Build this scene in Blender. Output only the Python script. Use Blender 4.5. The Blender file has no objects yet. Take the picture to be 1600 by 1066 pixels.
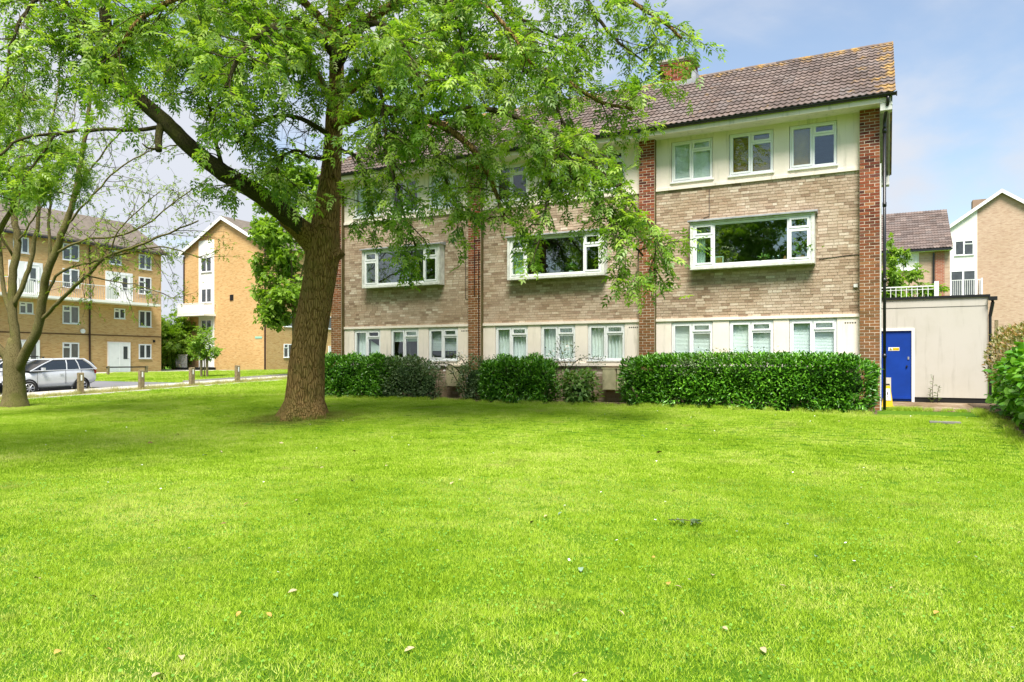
import bpy, math, random
import numpy as np
from mathutils import Vector, Matrix
rng = np.random.default_rng(7)
random.seed(7)
R = math.radians
scene = bpy.context.scene
COL = scene.collection

# ------------------------------------------------------------------ camera
CAM_Z = 1.5
YAW = R(27.0)
FPX = 1135.0
cam_d = bpy.data.cameras.new("camera")
cam = bpy.data.objects.new("camera", cam_d)
COL.objects.link(cam)
cam.location = (0, 0, CAM_Z)
cam.rotation_euler = (R(90), 0, YAW)
cam_d.sensor_width = 36
cam_d.lens = 36 * FPX / 1600
cam_d.shift_y = 30 / 1600
cam_d.clip_end = 2000
cam_d.clip_start = 0.05
scene.camera = cam

# ------------------------------------------------------------------ light
SUN_EL, SUN_AZ = R(60), R(156)          # azimuth clockwise from +Y (the depth axis)
world = bpy.data.worlds.new("World")
scene.world = world
world.use_nodes = True
wn = world.node_tree
wn.nodes.clear()
W_ = lambda t: wn.nodes.new(t)
sky = W_('ShaderNodeTexSky')
sky.sky_type = 'NISHITA'
sky.sun_disc = False
sky.sun_elevation = SUN_EL
sky.sun_rotation = SUN_AZ
sky.air_density = 1.25
sky.dust_density = 0.6
sky.ozone_density = 1.6
tc = W_('ShaderNodeTexCoord')
sep = W_('ShaderNodeSeparateXYZ')
wn.links.new(tc.outputs['Generated'], sep.inputs[0])
# project the view direction on a flat cloud layer
mx = W_('ShaderNodeMath'); mx.operation = 'MAXIMUM'; mx.inputs[1].default_value = 0.0
wn.links.new(sep.outputs['Z'], mx.inputs[0])
ad = W_('ShaderNodeMath'); ad.operation = 'ADD'; ad.inputs[1].default_value = 0.16
wn.links.new(mx.outputs[0], ad.inputs[0])
comb = W_('ShaderNodeCombineXYZ')
for a_ in 'XY':
    dv = W_('ShaderNodeMath'); dv.operation = 'DIVIDE'
    wn.links.new(sep.outputs[a_], dv.inputs[0]); wn.links.new(ad.outputs[0], dv.inputs[1])
    wn.links.new(dv.outputs[0], comb.inputs[a_])
nz = W_('ShaderNodeTexNoise'); nz.inputs['Scale'].default_value = 0.95
nz.inputs['Detail'].default_value = 9; nz.inputs['Roughness'].default_value = 0.52
nz.inputs['Distortion'].default_value = 0.35
mp = W_('ShaderNodeMapping'); mp.inputs['Location'].default_value = (7.3, 2.9, 0)
mp.inputs['Scale'].default_value = (1.0, 0.75, 1)
mp.inputs['Rotation'].default_value = (0, 0, 0.5)
wn.links.new(comb.outputs[0], mp.inputs[0]); wn.links.new(mp.outputs[0], nz.inputs['Vector'])
# the cloud bank is thicker to the west (-X), as the photograph's white left sky
bias = W_('ShaderNodeMath'); bias.operation = 'MULTIPLY_ADD'
bias.inputs[1].default_value = -0.17; wn.links.new(sep.outputs['X'], bias.inputs[0])
wn.links.new(nz.outputs['Fac'], bias.inputs[2])
cr = W_('ShaderNodeMapRange'); cr.interpolation_type = 'SMOOTHSTEP'
cr.inputs['From Min'].default_value = 0.42; cr.inputs['From Max'].default_value = 0.60
cr.inputs['To Min'].default_value = 0.16; cr.inputs['To Max'].default_value = 1.0
wn.links.new(bias.outputs[0], cr.inputs['Value'])
bs = W_('ShaderNodeBackground'); bs.inputs['Strength'].default_value = 0.098
wn.links.new(sky.outputs[0], bs.inputs['Color'])
bc = W_('ShaderNodeBackground'); bc.inputs['Color'].default_value = (0.84, 0.88, 0.97, 1)
bc.inputs['Strength'].default_value = 0.46
wmix = W_('ShaderNodeMixShader'); wo = W_('ShaderNodeOutputWorld')
wn.links.new(cr.outputs[0], wmix.inputs[0]); wn.links.new(bs.outputs[0], wmix.inputs[1])
wn.links.new(bc.outputs[0], wmix.inputs[2]); wn.links.new(wmix.outputs[0], wo.inputs['Surface'])

sun_d = bpy.data.lights.new("sun", 'SUN')
sun_d.energy = 4.5
sun_d.angle = R(24)
sun_d.color = (1.0, 0.95, 0.87)
sun = bpy.data.objects.new("sun", sun_d)
COL.objects.link(sun)
sd = Vector((math.sin(SUN_AZ) * math.cos(SUN_EL), math.cos(SUN_AZ) * math.cos(SUN_EL), math.sin(SUN_EL)))
sun.rotation_euler = (-sd).to_track_quat('-Z', 'Y').to_euler()
scene.view_settings.view_transform = 'Standard'
scene.view_settings.look = 'None'
scene.view_settings.exposure = 1.02
scene.view_settings.gamma = 1
scene.view_settings.use_curve_mapping = False
cy = scene.cycles
cy.max_bounces = 8; cy.diffuse_bounces = 4; cy.glossy_bounces = 3
cy.transmission_bounces = 4; cy.transparent_max_bounces = 12
cy.use_denoising = True
cy.caustics_reflective = False; cy.caustics_refractive = False
cy.sample_clamp_indirect = 4

# ------------------------------------------------------------------ place: photograph coordinates -> world
FW = Vector((-math.sin(YAW), math.cos(YAW), 0)); RT = Vector((math.cos(YAW), math.sin(YAW), 0))
def P(u, v, zd):
    q = FW * zd + RT * ((u - 800) / FPX * zd)
    return Vector((q.x, q.y, CAM_Z + (563 - v) / FPX * zd))
def sst(a, b, x):
    t = np.clip((x - a) / (b - a), 0, 1); return t * t * (3 - 2 * t)
TREE = P(472, 655, 17.3)
def ground(x, y):
    x = np.asarray(x, float); y = np.asarray(y, float)
    left = np.clip((y - 14.0) * 0.031, 0, 0.60)
    left = left + 0.04 * np.clip(y - 36, 0, 6) / 6
    main = 0.3 * sst(10.5, 17.5, y)
    far = sst(28, 50, y) * 0.3
    w = sst(-27, -17, x)
    d = np.hypot(x - TREE.x, y - TREE.y)
    mound = 0.07 * np.exp(-(d / 1.2) ** 2)
    und = 0.02 * np.sin(x * 0.7 + 1.3) * np.sin(y * 0.55 + 0.4) * sst(22, 17, y)
    return left * (1 - w) + (main + far) * w + mound + und
def gz(x, y): return float(ground(x, y))

# ------------------------------------------------------------------ materials
MATS = {}
class NB:
    def __init__(s, name):
        s.m = bpy.data.materials.new(name); s.m.use_nodes = True
        s.t = s.m.node_tree; s.t.nodes.clear()
        s.out = s.n('ShaderNodeOutputMaterial'); s.p = s.n('ShaderNodeBsdfPrincipled')
        s.l(s.p.outputs[0], s.out.inputs['Surface'])
        MATS[name] = s.m
    def n(s, t, **k):
        nd = s.t.nodes.new(t)
        for a, b in k.items(): setattr(nd, a, b)
        return nd
    def l(s, a, b): s.t.links.new(a, b)
    def pos(s):
        return s.n('ShaderNodeNewGeometry').outputs['Position']
    def objpos(s):
        return s.n('ShaderNodeTexCoord').outputs['Object']
    def noise(s, scale, detail=4, rough=0.55, vec=None, stretch=None, dist=0.0):
        nd = s.n('ShaderNodeTexNoise'); nd.inputs['Scale'].default_value = scale
        nd.inputs['Detail'].default_value = detail; nd.inputs['Roughness'].default_value = rough
        nd.inputs['Distortion'].default_value = dist
        v = vec if vec is not None else s.pos()
        if stretch:
            mpn = s.n('ShaderNodeMapping'); mpn.inputs['Scale'].default_value = stretch
            s.l(v, mpn.inputs[0]); v = mpn.outputs[0]
        s.l(v, nd.inputs['Vector']); return nd.outputs['Fac']
    def math(s, op, a, b=None, c=None, clamp=False):
        nd = s.n('ShaderNodeMath', operation=op); nd.use_clamp = clamp
        for i, v in enumerate((a, b, c)):
            if v is None: continue
            if isinstance(v, (int, float)): nd.inputs[i].default_value = v
            else: s.l(v, nd.inputs[i])
        return nd.outputs[0]
    def ramp(s, fac, stops):
        nd = s.n('ShaderNodeValToRGB'); e = nd.color_ramp.elements
        while len(e) < len(stops): e.new(0.5)
        for i, (p_, c) in enumerate(stops):
            e[i].position = p_; e[i].color = (*c, 1)
        s.l(fac, nd.inputs[0]); return nd.outputs['Color']
    def mixc(s, fac, a, b, mode='MIX'):
        nd = s.n('ShaderNodeMix', data_type='RGBA', blend_type=mode)
        if isinstance(fac, (int, float)): nd.inputs[0].default_value = fac
        else: s.l(fac, nd.inputs[0])
        for i, v in ((6, a), (7, b)):
            if isinstance(v, tuple): nd.inputs[i].default_value = (*v, 1)
            else: s.l(v, nd.inputs[i])
        return nd.outputs[2]
    def rng(s, fac, a, b, c=0.0, d=1.0):
        nd = s.n('ShaderNodeMapRange'); nd.interpolation_type = 'SMOOTHSTEP'
        nd.inputs[1].default_value = a; nd.inputs[2].default_value = b
        nd.inputs[3].default_value = c; nd.inputs[4].default_value = d
        s.l(fac, nd.inputs[0]); return nd.outputs[0]
    def rnd(s):
        at = s.n('ShaderNodeAttribute', attribute_name='rnd'); oi = s.n('ShaderNodeObjectInfo')
        x = s.math('ADD', at.outputs['Fac'], oi.outputs['Random']); return s.math('FRACT', x)
    def color(s, c):
        if isinstance(c, tuple): s.p.inputs['Base Color'].default_value = (*c, 1)
        else: s.l(c, s.p.inputs['Base Color'])
    def setp(s, rough=0.7, metal=0.0, spec=0.3, coat=0.0):
        s.p.inputs['Roughness'].default_value = rough; s.p.inputs['Metallic'].default_value = metal
        s.p.inputs['Specular IOR Level'].default_value = spec; s.p.inputs['Coat Weight'].default_value = coat
    def bump(s, h, strength=0.4, dist=0.01):
        b = s.n('ShaderNodeBump'); b.inputs['Strength'].default_value = strength
        b.inputs['Distance'].default_value = dist; s.l(h, b.inputs['Height'])
        s.l(b.outputs[0], s.p.inputs['Normal'])

def simple(name, c, rough=0.6, metal=0, spec=0.3, var=0.15, scale=3.0, bump=0.0, coat=0.0):
    b = NB(name); n = b.noise(scale, 6, 0.6)
    d = tuple(x * (1 - var) for x in c); e = tuple(min(1, x * (1 + var * .6)) for x in c)
    b.color(b.ramp(n, [(0.3, d), (0.7, e)])); b.setp(rough, metal, spec, coat)
    if bump: b.bump(b.noise(scale * 14, 5), bump, 0.01)
    return b.m

def brick_mat(name, stops, dirt=0.0, dirtcol=(0.1, 0.09, 0.05), z0=1.3, z1=2.6):
    b = NB(name); r = b.rnd()
    c = b.ramp(r, stops)
    n = b.noise(38, 5, 0.65); c = b.mixc(b.rng(n, 0.35, 0.7, 0, 0.5), c, (0.55, 0.48, 0.38), 'MULTIPLY')
    n2 = b.noise(0.9, 4, 0.6); c = b.mixc(b.rng(n2, 0.38, 0.66, 0, 0.40), c, (0.62, 0.50, 0.36), 'MULTIPLY')
    if dirt:
        sp = b.n('ShaderNodeSeparateXYZ'); b.l(b.pos(), sp.inputs[0])
        n3 = b.noise(2.2, 5); zz = b.math('MULTIPLY_ADD', n3, 1.6, sp.outputs['Z'])
        c = b.mixc(b.rng(zz, z0, z1, dirt, 0.0), c, dirtcol)
    b.color(c); b.setp(0.9, 0, 0.12); b.bump(n, 0.5, 0.006); return b.m

buff = brick_mat('buff_brick', [(0.0, (0.31, 0.225, 0.165)), (0.12, (0.40, 0.30, 0.225)), (0.35, (0.48, 0.38, 0.29)),
                                (0.6, (0.57, 0.465, 0.37)), (0.8, (0.51, 0.385, 0.295)), (1.0, (0.68, 0.60, 0.50))],
                 0.55, (0.17, 0.135, 0.06), 0.9, 2.4)
redb = brick_mat('red_brick', [(0.0, (0.08, 0.03, 0.026)), (0.25, (0.18, 0.05, 0.032)), (0.5, (0.28, 0.08, 0.042)),
                               (0.75, (0.35, 0.115, 0.058)), (0.9, (0.15, 0.055, 0.05)), (1.0, (0.40, 0.18, 0.09))],
                 0.55, (0.24, 0.14, 0.055), 3.4, 6.2)
mortar_b = simple('buff_mortar', (0.34, 0.27, 0.19), 0.95, var=0.3, scale=9, bump=0.3)
mortar_r = simple('pale_mortar', (0.60, 0.50, 0.40), 0.95, var=0.25, scale=9, bump=0.3)
def render_mat(name, c, dirt):
    b = NB(name); n = b.noise(1.4, 6, 0.6); c1 = b.mixc(b.rng(n, 0.4, 0.75, 0, 0.35), c, tuple(x * y for x, y in zip(c, (0.8, 0.8, 0.72))))
    s = b.noise(1.0, 6, 0.65, stretch=(7, 7, 0.7)); c1 = b.mixc(b.rng(s, 0.52, 0.74, 0, dirt), c1, (0.24, 0.23, 0.18))
    f = b.noise(55, 4); b.color(c1); b.setp(0.85, 0, 0.15); b.bump(f, 0.25, 0.004); return b.m
cream = render_mat('cream_render', (0.84, 0.75, 0.67), 0.42)
shedrender = render_mat('shed_render', (0.52, 0.495, 0.44), 0.30)
white_r = render_mat('white_render', (0.8, 0.79, 0.74), 0.12)
upvc = simple('window_plastic', (0.80, 0.81, 0.82), 0.35, spec=0.45, var=0.05)
oldpaint = simple('weathered_white_paint', (0.66, 0.66, 0.62), 0.7, var=0.25, scale=8, bump=0.3)
lead = simple('grey_lead', (0.34, 0.35, 0.37), 0.6, var=0.35, scale=4, bump=0.3)
blackp = simple('black_plastic', (0.012, 0.012, 0.014), 0.35, spec=0.5, var=0.2)
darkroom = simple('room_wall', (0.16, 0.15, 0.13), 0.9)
curtain_m = simple('net_curtain', (0.88, 0.90, 0.90), 0.8, var=0.12, scale=20)
blind_m = simple('white_blind', (0.85, 0.88, 0.88), 0.6, var=0.05)
ochre = simple('wooden_shutter', (0.36, 0.22, 0.04), 0.6, var=0.2, scale=6)
darkgap = simple('black_paint', (0.012, 0.012, 0.012), 0.6)
blue_m = simple('blue_door_paint', (0.003, 0.042, 0.30), 0.5, spec=0.3, var=0.22, scale=1.5)
white_m = simple('white_paint', (0.8, 0.8, 0.79), 0.5, var=0.06)
yellow_m = simple('yellow_plastic', (0.72, 0.48, 0.02), 0.45, var=0.1)
grey_m = simple('grey_metal', (0.35, 0.36, 0.36), 0.5, metal=0.3)
meterm = simple('beige_meter_box', (0.50, 0.45, 0.28), 0.7, var=0.25, scale=5, bump=0.15)
woodp = simple('weathered_post_wood', (0.24, 0.19, 0.105), 0.9, var=0.45, scale=12, bump=0.6)
terracotta = simple('terracotta', (0.42, 0.17, 0.08), 0.8)
concrete = simple('concrete', (0.42, 0.40, 0.36), 0.9, var=0.25, scale=2.2, bump=0.4)
asphalt = simple('asphalt', (0.17, 0.17, 0.18), 0.92, var=0.2, scale=1.2, bump=0.5)
kerb_m = simple('kerb_stone', (0.20, 0.19, 0.175), 0.9, var=0.2, scale=4)
paving = NB('mossy_paving')
_n = paving.noise(1.8, 7, 0.65); _n2 = paving.noise(14, 5)
paving.color(paving.mixc(paving.rng(_n2, 0.4, 0.7, 0, 0.5), paving.ramp(_n, [(0.32, (0.10, 0.075, 0.03)), (0.5, (0.24, 0.175, 0.11)), (0.68, (0.40, 0.34, 0.26))]), (0.5, 0.4, 0.25), 'MULTIPLY'))
paving.setp(0.95, 0, 0.1); paving.bump(_n2, 0.6, 0.01); paving = paving.m
soil = simple('bed_soil', (0.16, 0.115, 0.07), 0.95, var=0.5, scale=14, bump=1.0)

def glass_mat(name, tint=(0.94, 0.985, 0.97), base=0.008, mul=1.15):
    b = NB(name); b.t.nodes.remove(b.p)
    tr = b.n('ShaderNodeBsdfTransparent'); tr.inputs[0].default_value = (*tint, 1)
    gl = b.n('ShaderNodeBsdfGlossy'); gl.inputs['Roughness'].default_value = 0.015
    gl.inputs['Color'].default_value = (0.95, 0.97, 1, 1)
    w = b.noise(1.6, 2, 0.4); bp = b.n('ShaderNodeBump'); bp.inputs['Strength'].default_value = 0.05
    bp.inputs['Distance'].default_value = 0.02; b.l(w, bp.inputs['Height']); b.l(bp.outputs[0], gl.inputs['Normal'])
    fr = b.n('ShaderNodeLayerWeight'); fr.inputs['Blend'].default_value = 0.5
    f = b.math('MULTIPLY_ADD', b.math('POWER', fr.outputs['Facing'], 4.0), 0.9, base + .04 * mul, clamp=True)
    m = b.n('ShaderNodeMixShader'); b.l(f, m.inputs[0]); b.l(tr.outputs[0], m.inputs[1]); b.l(gl.outputs[0], m.inputs[2])
    b.l(m.outputs[0], b.out.inputs['Surface']); return b.m
glass = glass_mat('window_glass'); bigglass = glass_mat('large_pane_glass', (.84, .95, .89), .08, 1.5)
farglass = simple('dark_window_glass', (0.05, 0.06, 0.065), 0.05, spec=0.9, var=0.5, scale=1.5)
carglass = simple('car_glass', (0.02, 0.025, 0.03), 0.04, spec=0.9)

def foliage_mat(name, stops, trans=0.35, rough=0.55, spec=0.35):
    b = NB(name); r = b.rnd(); n = b.noise(0.8, 3)
    f = b.math('MULTIPLY_ADD', n, 0.5, b.math('MULTIPLY', r, 0.6), clamp=True)
    c = b.ramp(f, stops); b.color(c); b.setp(rough, 0, spec)
    t = b.n('ShaderNodeBsdfTranslucent'); c2 = b.mixc(1.0, c, (1.15, 1.25, 0.35), 'MULTIPLY'); b.l(c2, t.inputs[0])
    m = b.n('ShaderNodeMixShader'); m.inputs[0].default_value = trans
    b.l(b.p.outputs[0], m.inputs[1]); b.l(t.outputs[0], m.inputs[2]); b.l(m.outputs[0], b.out.inputs['Surface'])
    return b.m
ashleaf = foliage_mat('ash_leaf', [(0.15, (0.06, 0.15, 0.022)), (0.45, (0.18, 0.33, 0.04)), (0.8, (0.42, 0.56, 0.12))], 0.45, 0.42, 0.5)
mapleleaf = foliage_mat('young_leaf', [(0.15, (0.12, 0.20, 0.02)), (0.5, (0.22, 0.33, 0.035)), (0.85, (0.36, 0.46, 0.07))], 0.45)
limeleaf = foliage_mat('lime_leaf', [(0.15, (0.10, 0.20, 0.015)), (0.5, (0.19, 0.33, 0.03)), (0.85, (0.30, 0.45, 0.06))], 0.45)
laurel = foliage_mat('laurel_leaf', [(0.15, (0.03, 0.11, 0.008)), (0.5, (0.075, 0.23, 0.014)), (0.85, (0.18, 0.42, 0.03))], 0.22, 0.32, 0.55)
duskyleaf = foliage_mat('dusky_leaf', [(0.15, (0.04, 0.085, 0.03)), (0.5, (0.085, 0.15, 0.055)), (0.85, (0.2, 0.28, 0.13))], 0.25, 0.45)
paleleaf = foliage_mat('pale_green_leaf', [(0.15, (0.08, 0.17, 0.03)), (0.5, (0.16, 0.30, 0.06)), (0.85, (0.3, 0.45, 0.13))], 0.3, 0.4)
shrubleaf = foliage_mat('broad_shrub_leaf', [(0.15, (0.05, 0.17, 0.012)), (0.5, (0.11, 0.30, 0.02)), (0.85, (0.22, 0.45, 0.05))], 0.3, 0.38, 0.5)
varileaf = foliage_mat('bronze_green_leaf', [(0.2, (0.16, 0.19, 0.05)), (0.5, (0.30, 0.30, 0.11)), (0.72, (0.42, 0.22, 0.10)), (0.9, (0.4, 0.42, 0.22))], 0.3, 0.4)
darkleaf = foliage_mat('dark_tree_leaf', [(0.2, (0.018, 0.05, 0.012)), (0.8, (0.06, 0.13, 0.03))], 0.2)
petal = simple('white_petal', (0.85, 0.83, 0.80), 0.6, var=0.05)

def bark_mat(name, stops, scale=1.0, strength=1.0, moss=0.3):
    b = NB(name)
    wv = b.noise(9 * scale, 8, 0.7, stretch=(3.6, 3.6, 0.45), dist=0.9)
    v = b.n('ShaderNodeTexVoronoi', feature='DISTANCE_TO_EDGE'); v.inputs['Scale'].default_value = 17 * scale
    mpn = b.n('ShaderNodeMapping'); mpn.inputs['Scale'].default_value = (2.6, 2.6, 0.5)
    dn = b.n('ShaderNodeTexNoise'); dn.inputs['Scale'].default_value = 5 * scale; b.l(b.pos(), dn.inputs['Vector'])
    vm = b.n('ShaderNodeVectorMath', operation='MULTIPLY_ADD'); b.l(dn.outputs['Color'], vm.inputs[0])
    vm.inputs[1].default_value = (0.10, 0.10, 0.22); b.l(b.pos(), vm.inputs[2])
    b.l(vm.outputs[0], mpn.inputs[0]); b.l(mpn.outputs[0], v.inputs['Vector'])
    ve = b.rng(v.outputs['Distance'], 0.0, 0.16)
    h = b.math('MULTIPLY_ADD', ve, 0.42, b.math('MULTIPLY', wv, 1.0))
    c = b.ramp(h, stops)
    m = b.noise(1.5, 6, 0.65); c = b.mixc(b.rng(m, 0.48, 0.66, 0, moss), c, (0.13, 0.14, 0.03))
    b.color(c); b.setp(0.95, 0, 0.08); b.bump(h, strength, 0.04); return b.m
bark = bark_mat('ash_bark', [(0.28, (0.05, 0.028, 0.010)), (0.6, (0.20, 0.118, 0.040)), (0.9, (0.34, 0.215, 0.085))], 0.50, 1.3, 0.42)
limbbark = bark_mat('mossy_dark_bark', [(0.25, (0.018, 0.014, 0.010)), (0.6, (0.05, 0.04, 0.024)), (0.95, (0.12, 0.105, 0.05))], 1.6, 0.8, 0.5)
bark2 = bark_mat('smooth_green_bark', [(0.25, (0.05, 0.038, 0.016)), (0.6, (0.125, 0.10, 0.042)), (0.95, (0.20, 0.17, 0.08))], 1.0, 0.5, 0.6)
twig_m = simple('twig_bark', (0.07, 0.05, 0.03), 0.9)

def tile_mat(name, lichen=True):
    b = NB(name); r = b.rnd(); c = b.ramp(r, [(0.0, (0.10, 0.078, 0.07)), (0.3, (0.14, 0.108, 0.096)), (0.6, (0.17, 0.13, 0.115)), (0.85, (0.14, 0.118, 0.11)), (1.0, (0.21, 0.165, 0.145))])
    n = b.noise(1.3, 6, 0.65); c = b.mixc(b.rng(n, 0.45, 0.7, 0, 0.5), c, (0.6, 0.5, 0.42), 'MULTIPLY')
    if lichen:
        sp = b.n('ShaderNodeSeparateXYZ'); b.l(b.pos(), sp.inputs[0])
        n2 = b.noise(2.6, 6, 0.7)
        e = b.math('MAXIMUM', b.rng(sp.outputs['X'], -1.1, 0.25, 0, 0.15), b.rng(sp.outputs['Z'], 9.9, 10.5, 0, 0.15))
        k = b.rng(b.math('ADD', n2, e), 0.61, 0.74, 0, 0.85)
        c = b.mixc(k, c, b.ramp(b.noise(11, 3), [(0.3, (0.34, 0.17, 0.03)), (0.7, (0.42, 0.30, 0.11))]))
    b.color(c); b.setp(0.85, 0, 0.2); b.bump(b.noise(60, 4), 0.3, 0.004); return b.m
tile_m = tile_mat('roof_tile'); tile_m2 = tile_mat('plain_roof_tile', False); greyroof = simple('grey_brown_roof', (.15, .125, .10), .9, var=.3, scale=3, bump=.6)

def brickwall_tex(name, c1, c2, c3, mortar, s=1.0, dark=0.45):
    b = NB(name)
    uvn = b.n('ShaderNodeUVMap'); uvn.uv_map = 'UVMap'
    br = b.n('ShaderNodeTexBrick'); b.l(uvn.outputs[0], br.inputs['Vector'])
    br.inputs['Scale'].default_value = 1.0; br.inputs['Brick Width'].default_value = 0.225 * s
    br.inputs['Row Height'].default_value = 0.075 * s; br.inputs['Mortar Size'].default_value = 0.010 * s
    br.inputs['Color1'].default_value = (*c1, 1); br.inputs['Color2'].default_value = (*c2, 1); br.inputs['Mortar'].default_value = (*mortar, 1)
    br.inputs['Bias'].default_value = 0.0
    cells = b.n('ShaderNodeTexNoise'); cells.inputs['Scale'].default_value = 1.0; cells.inputs['Detail'].default_value = 3
    mpn = b.n('ShaderNodeMapping'); mpn.inputs['Scale'].default_value = (2.2, 8.5, 1); b.l(uvn.outputs[0], mpn.inputs[0]); b.l(mpn.outputs[0], cells.inputs['Vector'])
    c = b.mixc(b.rng(cells.outputs['Fac'], 0.52, 0.68, 0, dark), br.outputs['Color'], c3)
    n2 = b.noise(0.35, 5); c = b.mixc(b.rng(n2, 0.4, 0.7, 0, 0.35), c, (0.75, 0.68, 0.58), 'MULTIPLY')
    b.color(c); b.setp(0.9, 0, 0.12); b.bump(br.outputs['Fac'], -0.4, 0.01); return b.m
orange_w = brickwall_tex('yellow_stock_brickwork', (0.56, 0.325, 0.13), (0.64, 0.43, 0.20), (0.31, 0.16, 0.06), (0.47, 0.33, 0.17))
pink_w = brickwall_tex('pinkish_brickwork', (0.47, 0.31, 0.22), (0.55, 0.40, 0.29), (0.28, 0.16, 0.11), (0.42, 0.33, 0.26))
redfar_w = brickwall_tex('red_brickwork', (0.33, 0.10, 0.06), (0.42, 0.16, 0.09), (0.2, 0.06, 0.04), (0.4, 0.3, 0.24))

# ------------------------------------------------------------------ mesh helpers
class MB:
    def __init__(s): s.v = []; s.f = []; s.r = []; s.mi = []; s.n = 0
    def add(s, v, f, r=None, mi=0):
        v = np.asarray(v, float).reshape(-1, 3); s.v.append(v)
        s.f.extend([tuple(int(i) + s.n for i in q) for q in f]); s.n += len(v)
        s.r.append(np.full(len(v), rng.random() if r is None else r)); s.mi.extend([mi] * len(f)); return s
    def box(s, x0, x1, y0, y1, z0, z1, r=None, mi=0, rot=None, at=None):
        v = np.array([(x, y, z) for z in (z0, z1) for y in (y0, y1) for x in (x0, x1)], float)
        if rot is not None: v = v @ np.array(rot).T
        if at is not None: v = v + np.array(at)
        return s.add(v, [(0, 2, 3, 1), (4, 5, 7, 6), (0, 1, 5, 4), (2, 6, 7, 3), (0, 4, 6, 2), (1, 3, 7, 5)], r, mi)
    def tube(s, pts, rad, n=8, cap=True, r=None, mi=0):
        pts = np.asarray([tuple(p) for p in pts], float); m = len(pts)
        rad = np.broadcast_to(np.asarray(rad, float), (m,))
        t = np.gradient(pts, axis=0) if m > 2 else np.repeat((pts[1] - pts[0])[None], m, 0)
        t /= np.linalg.norm(t, axis=1)[:, None] + 1e-9
        ref = np.array((0, 0, 1.)) if abs(t[0][2]) < 0.9 else np.array((1., 0, 0))
        x = np.cross(t, ref); x /= np.linalg.norm(x, axis=1)[:, None] + 1e-9
        y = np.cross(t, x); a = np.arange(n) * 2 * np.pi / n
        v = pts[:, None] + rad[:, None, None] * (np.cos(a)[None, :, None] * x[:, None] + np.sin(a)[None, :, None] * y[:, None])
        f = [(i * n + j, i * n + (j + 1) % n, (i + 1) * n + (j + 1) % n, (i + 1) * n + j) for i in range(m - 1) for j in range(n)]
        if cap: f += [tuple(range(n))[::-1], tuple(range((m - 1) * n, m * n))]
        return s.add(v.reshape(-1, 3), f, r, mi)
    def disc(s, c, axis, r0, r1, h, n=16, mi=0):
        c = np.array(c, float); ax = np.array(axis, float); ax /= np.linalg.norm(ax)
        return s.tube([c, c + ax * h], [r0, r1], n, True, None, mi)
    def extr(s, poly, axis, a, b, r=None, mi=0):
        """poly = 2D points in the other two axes, extruded along axis from a to b"""
        k = len(poly); o = [i for i in range(3) if i != axis]; v = np.zeros((2 * k, 3))
        for j, t in enumerate((a, b)):
            for i, q in enumerate(poly):
                v[j * k + i, o[0]] = q[0]; v[j * k + i, o[1]] = q[1]; v[j * k + i, axis] = t
        f = [tuple(range(k)), tuple(range(2 * k - 1, k - 1, -1))] + [(i, i + k, (i + 1) % k + k, (i + 1) % k) for i in range(k)]
        return s.add(v, f, r, mi)
    def build(s, name, mat, parent=None, loc=(0, 0, 0), rel=False, smooth=False, link=True):
        v = np.concatenate(s.v) if s.v else np.zeros((0, 3))
        if rel and parent is not None: v = v - np.array(WL[parent.name])
        me = bpy.data.meshes.new(name); me.from_pydata(v.tolist(), [], s.f)
        at = me.attributes.new('rnd', 'FLOAT', 'POINT'); at.data.foreach_set('value', np.concatenate(s.r).astype(np.float32))
        mats = mat if isinstance(mat, (list, tuple)) else [mat]
        for m in mats: me.materials.append(m)
        if len(mats) > 1: me.polygons.foreach_set('material_index', np.array(s.mi, np.int32))
        if smooth: me.polygons.foreach_set('use_smooth', [True] * len(me.polygons))
        me.update()
        return ob(name, me, parent, loc)
WL = {}
def ob(name, me, parent=None, loc=(0, 0, 0), rot=(0, 0, 0)):
    o = bpy.data.objects.new(name, me); COL.objects.link(o)
    if parent is not None: o.parent = parent
    o.location = loc; o.rotation_euler = rot; return o
def tag(o, label=None, cat=None, group=None, kind=None):
    for k, v in (('label', label), ('category', cat), ('group', group), ('kind', kind)):
        if v is not None: o[k] = v
    return o
def thing(name, label, cat, loc=(0, 0, 0), group=None, rotz=0.0):
    o = bpy.data.objects.new(name, None); COL.objects.link(o); o.location = loc; o.rotation_euler = (0, 0, rotz)
    o.empty_display_size = 0.1; WL[o.name] = tuple(loc); return tag(o, label, cat, group)
def center(o):
    """move a lone mesh's origin to the foot of its shape"""
    me = o.data; n = len(me.vertices); v = np.empty(n * 3, np.float32); me.vertices.foreach_get('co', v); v = v.reshape(-1, 3)
    c = (v.min(0) + v.max(0)) / 2; c[2] = v[:, 2].min(); me.vertices.foreach_set('co', (v - c).ravel()); me.update()
    o.location = Vector(o.location) + Vector([float(t) for t in c]); return o
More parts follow.
